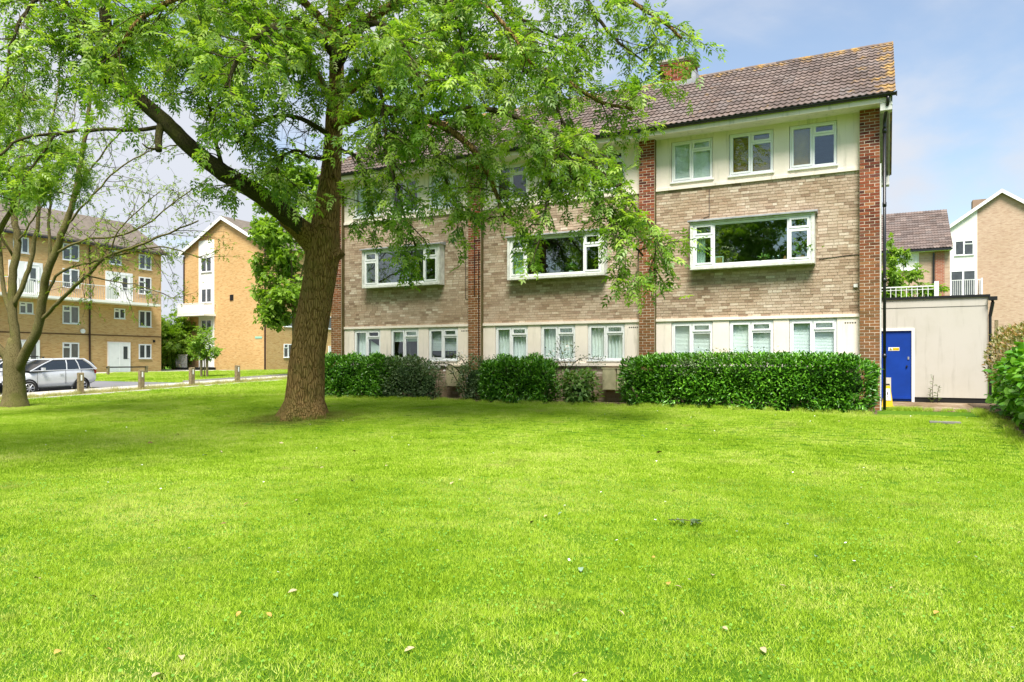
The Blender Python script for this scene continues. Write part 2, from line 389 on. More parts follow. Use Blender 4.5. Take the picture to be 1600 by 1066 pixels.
def bigmesh(name, verts, faces_k, rnd, mats, mi=None, smooth=False):
    """verts (N,3); faces_k: list of int arrays (M,k); quick numpy mesh"""
    me = bpy.data.meshes.new(name); me.vertices.add(len(verts)); me.vertices.foreach_set('co', verts.astype(np.float32).ravel())
    tot = sum(f.size for f in faces_k); nf = sum(len(f) for f in faces_k)
    me.loops.add(tot); me.polygons.add(nf)
    me.loops.foreach_set('vertex_index', np.concatenate([f.ravel() for f in faces_k]).astype(np.int32))
    ls = []; s = 0
    for f in faces_k:
        ls.append(s + np.arange(len(f)) * f.shape[1]); s += f.size
    me.polygons.foreach_set('loop_start', np.concatenate(ls).astype(np.int32))
    at = me.attributes.new('rnd', 'FLOAT', 'POINT'); at.data.foreach_set('value', rnd.astype(np.float32))
    for m in (mats if isinstance(mats, (list, tuple)) else [mats]): me.materials.append(m)
    if mi is not None: me.polygons.foreach_set('material_index', mi.astype(np.int32))
    if smooth: me.polygons.foreach_set('use_smooth', np.ones(nf, bool))
    me.update(calc_edges=True); return me

# leaf templates: (verts, quads)
def quadleaf(l, w, droop=0.15, fold=0.15, ofs=(0, 0, 0), ang=0.0):
    v = np.array([(0, 0, 0), (0.42 * l, w / 2, fold * w), (l, 0, -droop * l), (0.42 * l, -w / 2, fold * w)])
    c, s = math.cos(ang), math.sin(ang); v[:, :2] = v[:, :2] @ np.array([[c, s], [-s, c]]); return v + np.array(ofs)
def tmpl_compound(L=0.25, pairs=4, ll=0.095, lw=0.034):
    vs = []
    for i in range(pairs):
        x = L * (0.25 + 0.65 * i / (pairs - 1)); dz = -0.35 * (x / L) ** 2 * L * 0.5
        for sgn in (1, -1): vs.append(quadleaf(ll * (1 - 0.08 * i), lw, 0.25, 0.2, (x, 0, dz), sgn * 0.85))
    vs.append(quadleaf(ll, lw, 0.3, 0.2, (L * 0.95, 0, -0.16 * L), 0))
    vs.append(np.array([(0, 0.0015, 0), (L * 0.5, 0.0015, -0.04 * L), (L * 0.97, 0, -0.16 * L), (L * 0.5, -0.0015, -0.04 * L)]))
    v = np.concatenate(vs); return v, np.arange(len(v)).reshape(-1, 4)
def tmpl_long(l=0.11, w=0.034):
    v = np.array([(0, 0, 0), (0.33 * l, w / 2, 0.2 * w), (0.7 * l, w * 0.42, 0.0), (l, 0, -0.2 * l), (0.7 * l, -w * 0.42, 0), (0.33 * l, -w / 2, 0.2 * w), (0.35 * l, 0, -0.1 * w), (0.7 * l, 0, -0.12 * w)])
    return v, np.array([(0, 6, 1, 1), (0, 5, 6, 6), (1, 6, 7, 2), (6, 5, 4, 7), (2, 7, 3, 3), (7, 4, 3, 3)])
def tmpl_tri(l=0.11, w=0.034):
    v, _ = tmpl_long(l, w)
    return v, [np.array([(1, 6, 7, 2), (6, 5, 4, 7)]), np.array([(0, 6, 1), (0, 5, 6), (2, 7, 3), (7, 4, 3)])]
def tmpl_quad(l, w, droop=0.2): return quadleaf(l, w, droop), np.array([(0, 1, 2, 3)])
def tmpl_spray(n, L, ll, lw, seed):
    rs = np.random.default_rng(seed); vs = []
    for i in range(n):
        x = L * (0.2 + 0.8 * i / n); a = (1 if i % 2 else -1) * rs.uniform(0.5, 1.2)
        q = quadleaf(ll * rs.uniform(0.7, 1.1), lw, rs.uniform(0.1, 0.5), 0.15, (x, 0, -0.25 * x * x / L + rs.normal(0, 0.01)), a); vs.append(q)
    v = np.concatenate(vs); return v, np.arange(len(v)).reshape(-1, 4)
def frames(d, up):
    x = d / (np.linalg.norm(d, axis=1)[:, None] + 1e-9)
    z = up - (up * x).sum(1)[:, None] * x; z /= np.linalg.norm(z, axis=1)[:, None] + 1e-9
    return np.stack([x, np.cross(z, x), z], axis=2)          # columns
def scatter(name, pos, d, up, size, tmpl, mats, extra=None):
    """leaves -> mesh; extra = MB with stems (material 1)"""
    v, f = tmpl; fl = f if isinstance(f, list) else [f]
    n = len(pos); M = frames(d, up); k = len(v)
    V = np.einsum('nij,kj->nki', M, v) * size[:, None, None] + pos[:, None]
    off = (np.arange(n) * k)
    F = [(q[None] + off[:, None, None]).reshape(-1, q.shape[1]) for q in fl]
    r = np.repeat(rng.random(n), k); V = V.reshape(-1, 3)
    mi = [np.zeros(len(q), int) for q in F]
    if extra is not None and extra.n:
        ev = np.concatenate(extra.v); base = len(V); V = np.concatenate([V, ev]); r = np.concatenate([r, np.concatenate(extra.r)])
        for kk in (3, 4, 5, 6, 8):
            q = np.array([t for t in extra.f if len(t) == kk]);
            if len(q): F.append(q + base); mi.append(np.ones(len(q), int))
    return bigmesh(name, V, F, r, mats, np.concatenate(mi))
def unit(n):
    v = rng.normal(size=(n, 3)); return v / np.linalg.norm(v, axis=1)[:, None]
def smooth_path(pts, step=0.12):
    p = np.array([tuple(q) for q in pts], float); out = []
    q = np.concatenate([[2 * p[0] - p[1]], p, [2 * p[-1] - p[-2]]])
    for i in range(1, len(q) - 2):
        L = np.linalg.norm(q[i + 1] - q[i]); n = max(2, int(L / step))
        for j in range(n):
            t = j / n; a, b, c, d = q[i - 1], q[i], q[i + 1], q[i + 2]
            out.append(0.5 * ((2 * b) + (-a + c) * t + (2 * a - 5 * b + 4 * c - d) * t * t + (-a + 3 * b - 3 * c + d) * t ** 3))
    out.append(p[-1]); return np.array(out)
# ------------------------------------------------------------------ windows
_mc = {}
def frame_mesh(rects, w, h, key, mat=None, depth=0.07):
    """outer frame w*h; rects = panes (x0,x1,z0,z1,sash) incl. their sash"""
    if key in _mc: return _mc[key]
    b = MB(); o = 0.04
    b.box(0, w, 0, depth, 0, o); b.box(0, w, 0, depth, h - o, h); b.box(0, o, 0, depth, o, h - o); b.box(w - o, w, 0, depth, o, h - o)
    for (x0, x1, z0, z1, s) in rects:
        t = 0.05 if s else 0.022; f = -0.014 if s else 0.008; e = 0.05
        g = 0.004 if s else 0.0
        b.box(x0 + g, x1 - g, f, e, z0 + g, z0 + t); b.box(x0 + g, x1 - g, f, e, z1 - t, z1 - g)
        b.box(x0 + g, x0 + t, f, e, z0 + t, z1 - t); b.box(x1 - t, x1 - g, f, e, z0 + t, z1 - t)
    xs = sorted({r[1] for r in rects if r[1] < w - 0.06})
    for x in xs:
        b.box(x, x + 0.03, 0.002, depth - 0.004, o, h - o)
    for (x0, x1, z0, z1, s) in rects:
        if z1 < h - 0.06: b.box(x0, x1, 0.004, depth - 0.006, z1, z1 + 0.03)
    me = b.build('window_frame', mat or upvc); m = me.data; bpy.data.objects.remove(me); _mc[key] = m; return m
def layout(kind, w, h):
    o = 0.04
    if kind == 'casement':
        m = w * 0.49; return [(o, m, o, h - o, 1), (m + .03, w - o, o, h * 0.72, 0), (m + .03, w - o, h * 0.72 + .03, h - o, 1)]
    if kind == 'oriel':
        a = w * 0.175; c = w * 0.815
        return [(o, a, o, h * .70, 1), (o, a, h * .70 + .03, h - o, 1), (a + .03, c, o, h - o, 0), (c + .03, w - o, o, h * .70, 1), (c + .03, w - o, h * .70 + .03, h - o, 1)]
    if kind == 'pair': m = w * .5; return [(o, m, o, h - o, 1), (m + .03, w - o, o, h - o, 1)]
    if kind == 'tee': m = w * .45; return [(o, m, o, h * .68, 0), (o, m, h * .68 + .03, h - o, 1), (m + .03, w - o, o, h - o, 1)]
    return [(o, w - o, o, h - o, 0)]
def pane_mesh(w, h, mat):
    k = ('p', round(w, 3), round(h, 3), mat.name)
    if k not in _mc:
        o = MB().box(0, w, 0, 0.006, 0, h).build('pane', mat); _mc[k] = o.data; bpy.data.objects.remove(o)
    return _mc[k]
def wavy(w, h, folds, amp, mat, key):
    if key not in _mc:
        n = max(8, folds * 8); x = np.linspace(0, w, n); ph = np.cumsum(rng.uniform(.6, 1.4, n)); ph = ph / ph[-1] * folds * 2 * np.pi
        v = []
        for z in (0, h): v += [(a, amp * math.sin(p_), z) for a, p_ in zip(x, ph)]
        v = np.array(v + [(a[0], a[1] + .006, a[2]) for a in v]); f = []
        for i in range(n - 1): f += [(i, i + 1, n + i + 1, n + i), (2 * n + i, 3 * n + i, 3 * n + i + 1, 2 * n + i + 1)]
        o = MB().add(v, f, 0.5).build('curtain', mat, smooth=True); _mc[key] = o.data; bpy.data.objects.remove(o)
    return _mc[key]
def slats(w, h, key, mat, tilt=1.05, drop=None):
    if key not in _mc:
        b = MB(); n = int(h / 0.036); c, s = math.cos(tilt), math.sin(tilt)
        rm = ((1, 0, 0), (0, c, -s), (0, s, c))
        for i in range(n):
            b.box(0, w, -.022, .022, -.001, .001, r=rng.random() * .3, rot=rm, at=(0, 0, h - .02 - i * .036 + rng.normal(0, .0015)))
        b.box(0, w, -.025, .025, h, h + .03)
        o = b.build('blind', mat); _mc[key] = o.data; bpy.data.objects.remove(o)
    return _mc[key]
def window(parent, x, y, z, w, h, kind='casement', dress=None, rot=0.0, gm=None, name='window', mirror=False, fm=None, sill=True):
    L = layout(kind, w, h)
    if mirror: L = [(w - b_, w - a_, c_, d_, s_) for a_, b_, c_, d_, s_ in L]
    wo = ob(name, frame_mesh(L, w, h, (kind, round(w, 3), round(h, 3), mirror, (fm or upvc).name), fm), parent, (x, y, z), (0, 0, rot))
    for (x0, x1, z0, z1, s_) in L:
        t = .05 if s_ else .022
        ob('pane', pane_mesh(x1 - x0 - 2 * t, z1 - z0 - 2 * t, gm or glass), wo, (x0 + t, .022, z0 + t))
    if sill:
        k = ('s', round(w, 2))
        if k not in _mc:
            o = MB().box(-.04, w + .04, -.06, .07, -.035, 0).build('sill', upvc); _mc[k] = o.data; bpy.data.objects.remove(o)
        ob('sill', _mc[k], wo, (0, 0, 0))
    if dress == 'blind': ob('blind', slats(w - .1, h - .12, ('b', w, h), blind_m, 1.3), wo, (.05, .105, .05))
    if dress == 'tilted': ob('blind', slats(w - .1, h - .12, ('bt', w, h), blind_m, 1.15), wo, (.05, .105, .05))
    if dress == 'half': ob('blind', slats(w - .1, h * .66, ('bh', w, h), blind_m, 0.75), wo, (.05, .13, h * .28))
    if dress == 'net':
        ob('curtain', wavy(w - .08, h - .08, int(w / .10), .03, curtain_m, ('n', w, h)), wo, (.04, .115, .04))
    if dress == 'roller': ob('blind', MB().box(.05, w - .05, .12, .126, h * .6, h - .05).build('tmp', blind_m).data, wo); _rm('tmp')
    if dress == 'drape':
        ob('curtain', wavy(w * .42, h - .1, 4, .02, curtain_m, ('d', w, h)), wo, (.05, .14, .05))
        ob('blind', MB().add([(w * .56, .12, .06), (w - .06, .12, .06), (w - .06, .12, h * .42), (w * .52, .126, h * .66), (w * .56, .14, .06), (w - .06, .14, .06), (w - .06, .14, h * .42), (w * .52, .146, h * .66)], [(0, 1, 2, 3), (4, 7, 6, 5), (3, 2, 6, 7)]).build('tmp', blind_m).data, wo); _rm('tmp')
    if dress == 'shutter':
        b = MB()
        for a, e in ((.05, w * .5), (w * .5 + .01, w - .05)):
            b.box(a, a + .04, .12, .15, .05, h - .05); b.box(e - .04, e, .12, .15, .05, h - .05)
            for i in range(int((h - .12) / .045)): b.box(a + .04, e - .04, .125, .145, .06 + i * .045, .098 + i * .045)
        ob('shutter', b.build('tmp', ochre).data, wo); _rm('tmp')
    if dress == 'halfshutter':
        b = MB()
        b.box(.05, w * .5, .12, .15, .05, h - .05)
        ob('shutter', b.build('tmp', ochre).data, wo); _rm('tmp')
    return wo
def _rm(n):
    for o in [o for o in scene.objects if o.name.startswith(n)]: bpy.data.objects.remove(o)

# ------------------------------------------------------------------ bricks and tiles as pieces
MJ = .011
def lay_bricks(parent, rects, name, mat, bond='stretcher', course=0.0745, near=0, holes=(), y=0.0, proud=0.008, jit=0.003, L=0.215, small=0.1025, stuffname=None):
    """rects: (x0,x1,z0,z1) in world on the plane y (facing -y). nearest `near` become parts, the others one part of kind stuff"""
    B = []
    for (x0, x1, z0, z1) in rects:
        n = int(round((z1 - z0) / course)); ch = (z1 - z0) / n
        for i in range(n):
            zc = z0 + i * ch
            if bond == 'pier':
                W = x1 - x0; q = W / 2
                cuts = [x0, x0 + q, x1] if i % 2 else [x0, x0 + q / 2, x0 + q * 1.5, x1]
            else:
                off = (0, .5, .25, .75, .1)[i % 2 if bond == 'stretcher' else rng.integers(0, 5)] * (L + .01)
                cuts = [x0]; a = x0 - off + L + .01
                while a < x1 - .05:
                    if a > x0 + .04: cuts.append(a)
                    a += (L + .01) if rng.random() > .12 else (small + .01)
                cuts.append(x1)
            for a, e in zip(cuts[:-1], cuts[1:]):
                if any(e > h[0] + .01 and a < h[1] - .01 and zc + ch > h[2] + .01 and zc < h[3] - .01 for h in holes):
                    for h in holes:
                        if e > h[0] + .01 and a < h[1] - .01 and zc + ch > h[2] + .01 and zc < h[3] - .01:
                            if a < h[0] - .05: B.append((a, h[0], zc, ch))
                            if e > h[1] + .05: B.append((h[1], e, zc, ch))
                    continue
                B.append((a, e, zc, ch))
    B.sort(key=lambda q: (q[0] ** 2 + y * y + (q[2] - 1.5) ** 2))
    rest = MB()
    wl = WL[parent.name]
    for k, (a, e, z, ch) in enumerate(B):
        w, h = e - a - MJ, ch - MJ; jy = float(rng.uniform(-jit, jit)); cx, cz = (a + e) / 2, z + ch / 2
        if k < near:
            key = ('brick', round(w, 2), mat.name)
            if key not in _mc:
                o = MB().box(-w / 2, w / 2, -proud, .05, -h / 2, h / 2, r=0.0).build('brick', mat); _mc[key] = o.data; bpy.data.objects.remove(o)
            ob(name, _mc[key], parent, (cx - wl[0], y - jy - wl[1], cz - wl[2]), (0, float(rng.normal(0, .003)), 0))
        else:
            rest.box(cx - w / 2, cx + w / 2, y - proud - jy, y + .02, cz - h / 2, cz + h / 2)
    if rest.n:
        o = rest.build(stuffname or name + '_field', mat, parent, rel=True); o['kind'] = 'stuff'

def tile_mesh(tw, tl, key, seg=12, amp=0.026, waves=2):
    if key in _mc: return _mc[key]
    o = MB().add(*tile_geo(tw, tl, seg, amp, waves), r=0.0).build('roof_tile', tile_m, smooth=False); _mc[key] = o.data; bpy.data.objects.remove(o); return _mc[key]
def tile_geo(tw, tl, seg=12, amp=0.026, waves=2):
    x = np.linspace(0, tw, seg + 1); c = 0.5 + 0.5 * np.cos(2 * np.pi * waves * x / tw)
    p = amp * c ** 1.6; v = []
    for (yy, dz) in ((0, 0.034), (tl, 0.006)): v += [(a, yy, b + dz) for a, b in zip(x, p)]
    v += [(a, 0.0, b + .012) for a, b in zip(x, p)]; n = seg + 1; f = []
    for i in range(seg): f += [(i, i + 1, n + i + 1, n + i), (2 * n + i, 2 * n + i + 1, i + 1, i)]
    return np.array(v), f
def tile_roof(parent, x0, x1, e0, r0, ux=(1, 0, 0), tw=0.30, gauge=0.315, near=0, seg=12, mat=None, rel=True):
    """e0/r0: (y,z) of eave and ridge; tiles laid along x; near = how many are single parts"""
    e0 = np.array(e0, float); r0 = np.array(r0, float); s = r0 - e0; Ls = np.linalg.norm(s); sl = s / Ls
    rows = int(round(Ls / gauge)); g = Ls / rows; cols = int(round((x1 - x0) / tw)); t = (x1 - x0) / cols
    nrm = np.array((-sl[1], sl[0])) if e0[0] < r0[0] else np.array((sl[1], -sl[0]))
    if nrm[1] < 0: nrm = -nrm
    sgn = 1 if e0[0] < r0[0] else -1
    ang = math.atan2(s[1], abs(s[0])); wl = WL[parent.name] if rel else (0, 0, 0)
    L = []
    for i in range(rows):
        for j in range(cols):
            a = e0 + sl * i * g; L.append((x0 + j * t, a[0], a[1], i, j))
    L.sort(key=lambda q: (q[0]) ** 2 + q[1] ** 2 + (q[2] - 1.5) ** 2)
    rot = (ang, 0, 0) if sgn > 0 else (ang, 0, math.pi)
    V0, F0 = tile_geo(t, g + .03, seg)
    Mx = np.array(Matrix.Rotation(rot[2], 3, 'Z') @ Matrix.Rotation(rot[0], 3, 'X'))
    rest = MB()
    for k, (x, y, z, i, j) in enumerate(L):
        xx = x if sgn > 0 else x + t
        jx = float(rng.normal(0, .0025)); jz = float(rng.uniform(-.003, .004))
        if k < near:
            ob('roof_tile', tile_mesh(t, g + .03, ('tile', round(t, 4), round(g, 4), seg), seg), parent, (xx + jx - wl[0], y - wl[1], z + jz - wl[2]), rot)
        else: rest.add(V0 @ Mx.T + np.array((xx + jx, y, z + jz)), F0)
    o = rest.build('roof_tile_field', mat or tile_m, parent, rel=rel); o['kind'] = 'stuff'; return o

# ------------------------------------------------------------------ the main block
G = 0.3; PY = 19.45; WY = 19.63; BACK = 26.9; ZS = 7.54
piers = [(-0.49, -0.045), (-5.98, -5.54), (-11.44, -10.99), (-16.90, -16.45)]
bays = [(-5.54, -0.49), (-10.99, -5.98), (-16.45, -11.44)]
H = thing('apartment_block', 'three storey buff brick block with red brick piers and brown tiled roof behind the hedges', 'building', (-8.4, 23.0, G))
WX = [(.42, 1.53), (1.95, 3.06), (3.44, 4.55)]
core = MB(); strip = MB()
gap = 0.03
ORI = [((a + b) / 2 - 1.53, (a + b) / 2 + 1.53) for a, b in bays]
OZ0, OZ1 = 3.90, 5.16
for (x0, x1), (ox0, ox1) in zip(bays, ORI):
    core.box(x0, x1, WY, WY + .24, G - .3, 1.33)
    core.box(x0, ox0, WY, WY + .24, 2.63, 6.13); core.box(ox1, x1, WY, WY + .24, 2.63, 6.13)
    core.box(ox0, ox1, WY, WY + .24, 2.63, OZ0 + .03); core.box(ox0, ox1, WY, WY + .24, OZ1 - .03, 6.13)
for (x0, x1) in piers: core.box(x0 + .004, x1 - .004, PY + .001, WY + .25, G - .3, ZS, r=.5, mi=1)
core.box(-16.80, -.06, BACK - .2, BACK, G, ZS); core.box(-16.88, -16.65, WY + .25, BACK - .2, G, ZS); core.box(-.28, -.06, WY + .25, BACK - .2, G, ZS)
# gable triangles
for gx in (-.28, -16.88): core.extr([(WY + .02, ZS), (BACK, ZS), (23.2, ZS + 2.42)], 0, gx, gx + .22)
core.build('wall', [mortar_b, mortar_r], H, rel=True)
lay_bricks(H, [(a, b, 2.63, 6.13) for a, b in bays], 'buff_brick', buff, 'mixed', near=300, y=WY - .002,
           holes=[(a - .02, b + .02, OZ0 - .02, OZ1 + .06) for a, b in ORI], stuffname='buff_brickwork')
lay_bricks(H, [(a, b, G - .02, 1.33) for a, b in bays], 'plinth_brick', buff, 'mixed', near=0, y=WY - .002, stuffname='plinth_brickwork')
MJ = .014
lay_bricks(H, [piers[0]  + (G, ZS - .01)], 'red_brick', redb, 'pier', near=260, y=PY, proud=.003, stuffname='red_brickwork')
lay_bricks(H, [p + (G, ZS - .01) for p in piers[1:]], 'pier_brick', redb, 'pier', near=0, y=PY, proud=.003, stuffname='red_pier_brickwork')
# the return faces of the piers, mossy and stained
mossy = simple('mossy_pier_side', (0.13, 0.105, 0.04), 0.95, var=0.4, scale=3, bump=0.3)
for (x0, x1) in piers[1:]: MB().box(x1 - .008, x1 + .004, PY + .02, WY - .001, G, ZS).build('pier_side', mossy, H, rel=True)
# white rendered storeys: pieces between the windows
def white_band(z0, z1, wz0, wz1, lower):
    for bi, (x0, x1) in enumerate(bays):
        b = MB(); y0 = WY - .022; y1 = WY + .2; e = [x0]
        for a, c in WX: e += [x0 + a, x0 + c]
        e.append(x1)
        for k in range(0, 8, 2): b.box(e[k], e[k + 1], y0, y1, z0, z1)
        for a, c in WX: b.box(x0 + a, x0 + c, y0 + .01, y1, z0, wz0 - .02); b.box(x0 + a, x0 + c, y0 + .01, y1, wz1 + .012, z1)
        if lower:
            b.box(x0, x1, y0 - .035, y1 - .01, z1, z1 + .075); b.box(x0, x1, y0 - .05, y1 - .01, z0 - .085, z0)
            for k in range(5): b.box(x1 - .33 + k * .055, x1 - .33 + k * .055 + .03, y0 - .004, y0 + .03, z1 - .16, z1 - .125, mi=1)
        else:
            b.box(x0, x1, y0 - .035, y1 - .01, z0 - .07, z0)
        b.build('rendered_panel', [cream, darkgap], H, rel=True)
white_band(1.42, 2.56, 1.50, 2.52, True)
white_band(6.20, 7.54, 6.34, 7.42, False)
wl = WL[H.name]
up = [['blind', 'shutter', 'halfshutter'], [None, 'net', None], ['net', None, 'net']]
lo = [['tilted', 'blind', 'blind'], ['net', 'net', 'net'], ['drape', 'roller', 'half']]
for bi, (x0, x1) in enumerate(bays):
    for wi, (a, c) in enumerate(WX):
        window(H, x0 + a + .012 - wl[0], WY - wl[1], 6.335 - wl[2], c - a - .024, 1.09, 'casement', up[bi][wi])
        window(H, x0 + a + .012 - wl[0], WY - wl[1], 1.50 - wl[2], c - a - .024, 1.02, 'casement', lo[bi][wi])
# rooms behind the windows
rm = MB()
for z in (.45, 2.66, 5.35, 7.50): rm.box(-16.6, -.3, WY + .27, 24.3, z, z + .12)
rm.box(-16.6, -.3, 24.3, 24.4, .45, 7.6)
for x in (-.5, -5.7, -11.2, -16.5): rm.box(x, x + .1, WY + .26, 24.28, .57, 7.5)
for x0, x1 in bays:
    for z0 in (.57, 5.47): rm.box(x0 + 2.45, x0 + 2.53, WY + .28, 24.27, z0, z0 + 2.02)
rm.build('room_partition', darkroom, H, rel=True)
# oriel windows
oy = WY - .30
for bi, (a, c) in enumerate(ORI):
    t = .075
    b = MB(); b.box(a, c, oy, WY + .1, OZ0, OZ0 + t); b.box(a, c, oy, WY + .1, OZ1 - .05, OZ1)
    b.box(a, a + t, oy + .004, WY + .1, OZ0 + t, OZ1 - .05); b.box(c - t, c, oy + .004, WY + .1, OZ0 + t, OZ1 - .05)
    wob = b.build('oriel_casing', oldpaint, H, rel=True)
    k = MB().extr([(oy - .06, OZ1), (WY - .012, OZ1), (WY - .012, OZ1 + .11), (oy - .06, OZ1 + .035)], 0, a - .06, c + .06)
    k.build('lead_cover', lead, H, rel=True)
    window(H, a + t + .004 - wl[0], oy + .035 - wl[1], OZ0 + t + .004 - wl[2], c - a - 2 * t - .008, OZ1 - OZ0 - t - .058, 'oriel', None, sill=False, name='oriel_window', gm=bigglass)
# soffit, fascia, gutter, downpipes
so = MB(); so.box(-17.0, .02, 19.08, WY + .02, ZS, ZS + .03); so.box(-17.05, .20, 19.05, 19.08, ZS - .02, ZS + .12)
so.build('soffit', cream, H, rel=True)
gu = MB(); th = np.linspace(math.pi, 2 * math.pi, 9); ring = [(19.0 + .065 * math.cos(a), 7.70 + .065 * math.sin(a)) for a in th] + [(19.0 + .055 * math.cos(a), 7.70 + .055 * math.sin(a)) for a in th[::-1]]
for i in range(len(th) - 1):
    q = [ring[i], ring[i + 1], ring[len(ring) - 2 - i], ring[len(ring) - 1 - i]]; gu.extr(q, 0, -17.1, .30)
gu.box(.29, .31, 18.94, 19.06, 7.63, 7.71)
gu.build('gutter', blackp, H, rel=True)
def downpipe(x, label=None):
    p = smooth_path([(x + .02, 19.0, 7.64), (x + .02, 19.02, 7.50), (x - .04, 19.36, 7.22), (x - .05, 19.40, 7.0)], .05)
    b = MB().tube(p, .038, 10); b.tube([(x - .05, 19.40, 7.02), (x - .05, 19.40, G + .02)], .036, 10)
    for z in (6.95, 5.2, 3.4, 1.6): b.tube([(x - .05, 19.40, z - .05), (x - .05, 19.40, z + .05)], .047, 10)
    b.build('downpipe', blackp, H, rel=True, smooth=True)
downpipe(.10)
wp = MB().box(-.043, -.015, 19.46, 19.62, G, 6.2).build('corner_board', white_m, H, rel=True)
cb = MB()
for (x, z0, z1) in ((-11.2, 3.5, 5.9), (-11.05, .4, 4.9)): cb.tube([(x, PY - .02, z0), (x, PY - .02, z1)], .012, 6)
p = [(-11.62, WY - .02, 5.3), (-11.62, WY - .02, 3.42), (-11.44, WY - .02, 3.40)]; cb.tube(p, .009, 5)
p = [(-4.1, WY - .02, 6.05), (-4.1, WY - .02, 5.34), (-4.25, WY - .02, 5.29)]; cb.tube(p, .007, 5)
p = smooth_path([(-.49, WY - .02, 4.02), (-.55, WY - .02, 4.08), (-1.4, WY - .02, 4.02)], .1); cb.tube(p, .007, 5)
cb.build('wall_cable', blackp, H, rel=True)
MB().box(-.62, -.53, WY - .06, WY - .02, 3.28, 3.36).build('vent_cap', oldpaint, H, rel=True)
# roof
tile_roof(H, -17.1, .28, (18.98, 7.70), (23.2, 10.46), near=300)
bk = MB(); bk.add([(-17.1, 23.2, 10.46), (.28, 23.2, 10.46), (.28, 27.42, 7.70), (-17.1, 27.42, 7.70)], [(0, 1, 2, 3)])
bk.add([(-17.1, 19.03, 7.69), (.24, 19.03, 7.69), (.24, 23.2, 10.42), (-17.1, 23.2, 10.42), (.24, 27.36, 7.66), (-17.1, 27.36, 7.66)], [(0, 1, 2, 3), (3, 2, 4, 5)])
bk.build('roof_slope', tile_m, H, rel=True)
rd = MB()
for i in range(39):
    x = -17.1 + i * .4457; th = np.linspace(0, math.pi, 8); dz = rng.uniform(-.004, .004)
    o_ = [(23.2 + .115 * math.cos(a), 10.43 + dz + .09 * math.sin(a)) for a in th]; rd.extr(o_, 0, x, x + .44)
rd.build('ridge_tile', tile_m, H, rel=True)['kind'] = 'stuff'
vg = MB()
for (ya, za, yb, zb) in ((19.05, 7.64, 23.2, 10.37), (27.35, 7.64, 23.2, 10.37)):
    for (x0, x1, dz, hh) in ((.18, .215, 0, .17), (-.06, .18, .10, .02)):
        vg.add([(x0, ya, za - hh + dz - .02), (x1, ya, za - hh + dz - .02), (x1, yb, zb - hh + dz), (x0, yb, zb - hh + dz), (x0, ya, za), (x1, ya, za), (x1, yb, zb), (x0, yb, zb)],
               [(0, 1, 2, 3), (4, 7, 6, 5), (0, 4, 5, 1), (1, 5, 6, 2), (2, 6, 7, 3), (3, 7, 4, 0)])
vg.box(-.04, .21, 19.06, 19.3, 7.34, 7.52); vg.box(-.04, .21, 27.0, 27.35, 7.30, 7.60)
vg.build('bargeboard', oldpaint, H, rel=True)
# chimney
ch = MB().box(-6.3, -5.3, 22.75, 23.6, 9.8, 10.95).build('chimney', mortar_r, H, rel=True)
WL[ch.name] = (0, 0, 0)
c2 = MB()
for f_ in range(14):
    z = 9.85 + f_ * .075; o_ = .11 if f_ % 2 else 0
    for k in range(5):
        a = max(-6.3, -6.3 + k * .225 - o_ + .0); e = min(-5.3, a + .215 if k else -6.3 + .215 - o_); 
        if e > a + .03: c2.box(a + .003, e, 22.742, 22.80, z + .005, z + .07)
    for k in range(4):
        a = max(22.75, 22.75 + k * .225 - o_); e = min(23.6, a + .215)
        if e > a + .03: c2.box(-5.36, -5.292, a + .003, e, z + .005, z + .07)
c2.build('chimney_brick', redb, H, rel=True)['kind'] = 'stuff'
MB().box(-6.36, -5.24, 22.69, 23.66, 10.95, 11.02).build('chimney_cap', concrete, H, rel=True)
fl = MB(); fl.box(-6.42, -5.18, 22.60, 22.74, 10.06, 10.24); fl.box(-5.29, -5.14, 22.62, 23.2, 10.12, 10.5); fl.build('chimney_flashing', lead, H, rel=True)

# ------------------------------------------------------------------ things in and on the main block
def pot_plant(x, y, z, h, spiky, label, s=1.0, group=None):
    t = thing('potted_plant', label, 'plant', (x, y, z), group)
    MB().tube([(0, 0, 0), (0, 0, .11 * s)], [.05 * s, .07 * s], 12).build('pot', white_m if spiky else terracotta, t)
    n = 26 if spiky else 30; d = unit(n); d[:, 2] = np.abs(d[:, 2]) * (1.0 if spiky else .9) + .2; pos = np.tile([0, 0, .12 * s], (n, 1)) + (0 if spiky else d * rng.uniform(.05, h, (n, 1)))
    pos[:, 2] += (h * .35 if spiky else 0)
    tm = tmpl_quad(.26 * s, .035, .5) if spiky else tmpl_quad(.11 * s, .07, .2)
    tr = MB().tube([(0, 0, .1 * s), (0, 0, .12 * s + h * .4)], .01, 5)
    me = scatter('foliage', pos, d, unit(n) + (0, 0, 1.5), rng.uniform(.7, 1.1, n), tm, [paleleaf, twig_m], tr); ob('foliage', me, t); return t
ly = WY - .16; lz = OZ0 + .09
pot_plant(ORI[2][0] + 1.72, ly, lz, .42, True, 'single spiky potted plant in the middle of the left bay window', 1.0)
pot_plant(ORI[1][0] + 1.0, ly, lz, .22, True, 'low spiky potted plant at the left of the middle bay window', .9)
pot_plant(ORI[1][0] + 2.0, ly, lz, .24, True, 'low spiky potted plant at the right of the middle bay window', .9)
pot_plant(ORI[0][0] + 2.75, ly, lz, .55, False, 'tall leafy potted plant behind the right sash of the right bay window', 1.1)
pot_plant(ORI[0][0] + 1.85, ly, lz, .14, False, 'small bushy potted plant inside the right bay window', .7)
pf = MB(); pf.box(0, .2, 0, .02, 0, .2); 
x = ORI[0][0] + .62
t = thing('picture_frame', 'small picture in a white frame leaning in the right bay window', 'picture frame', (x, ly, lz))
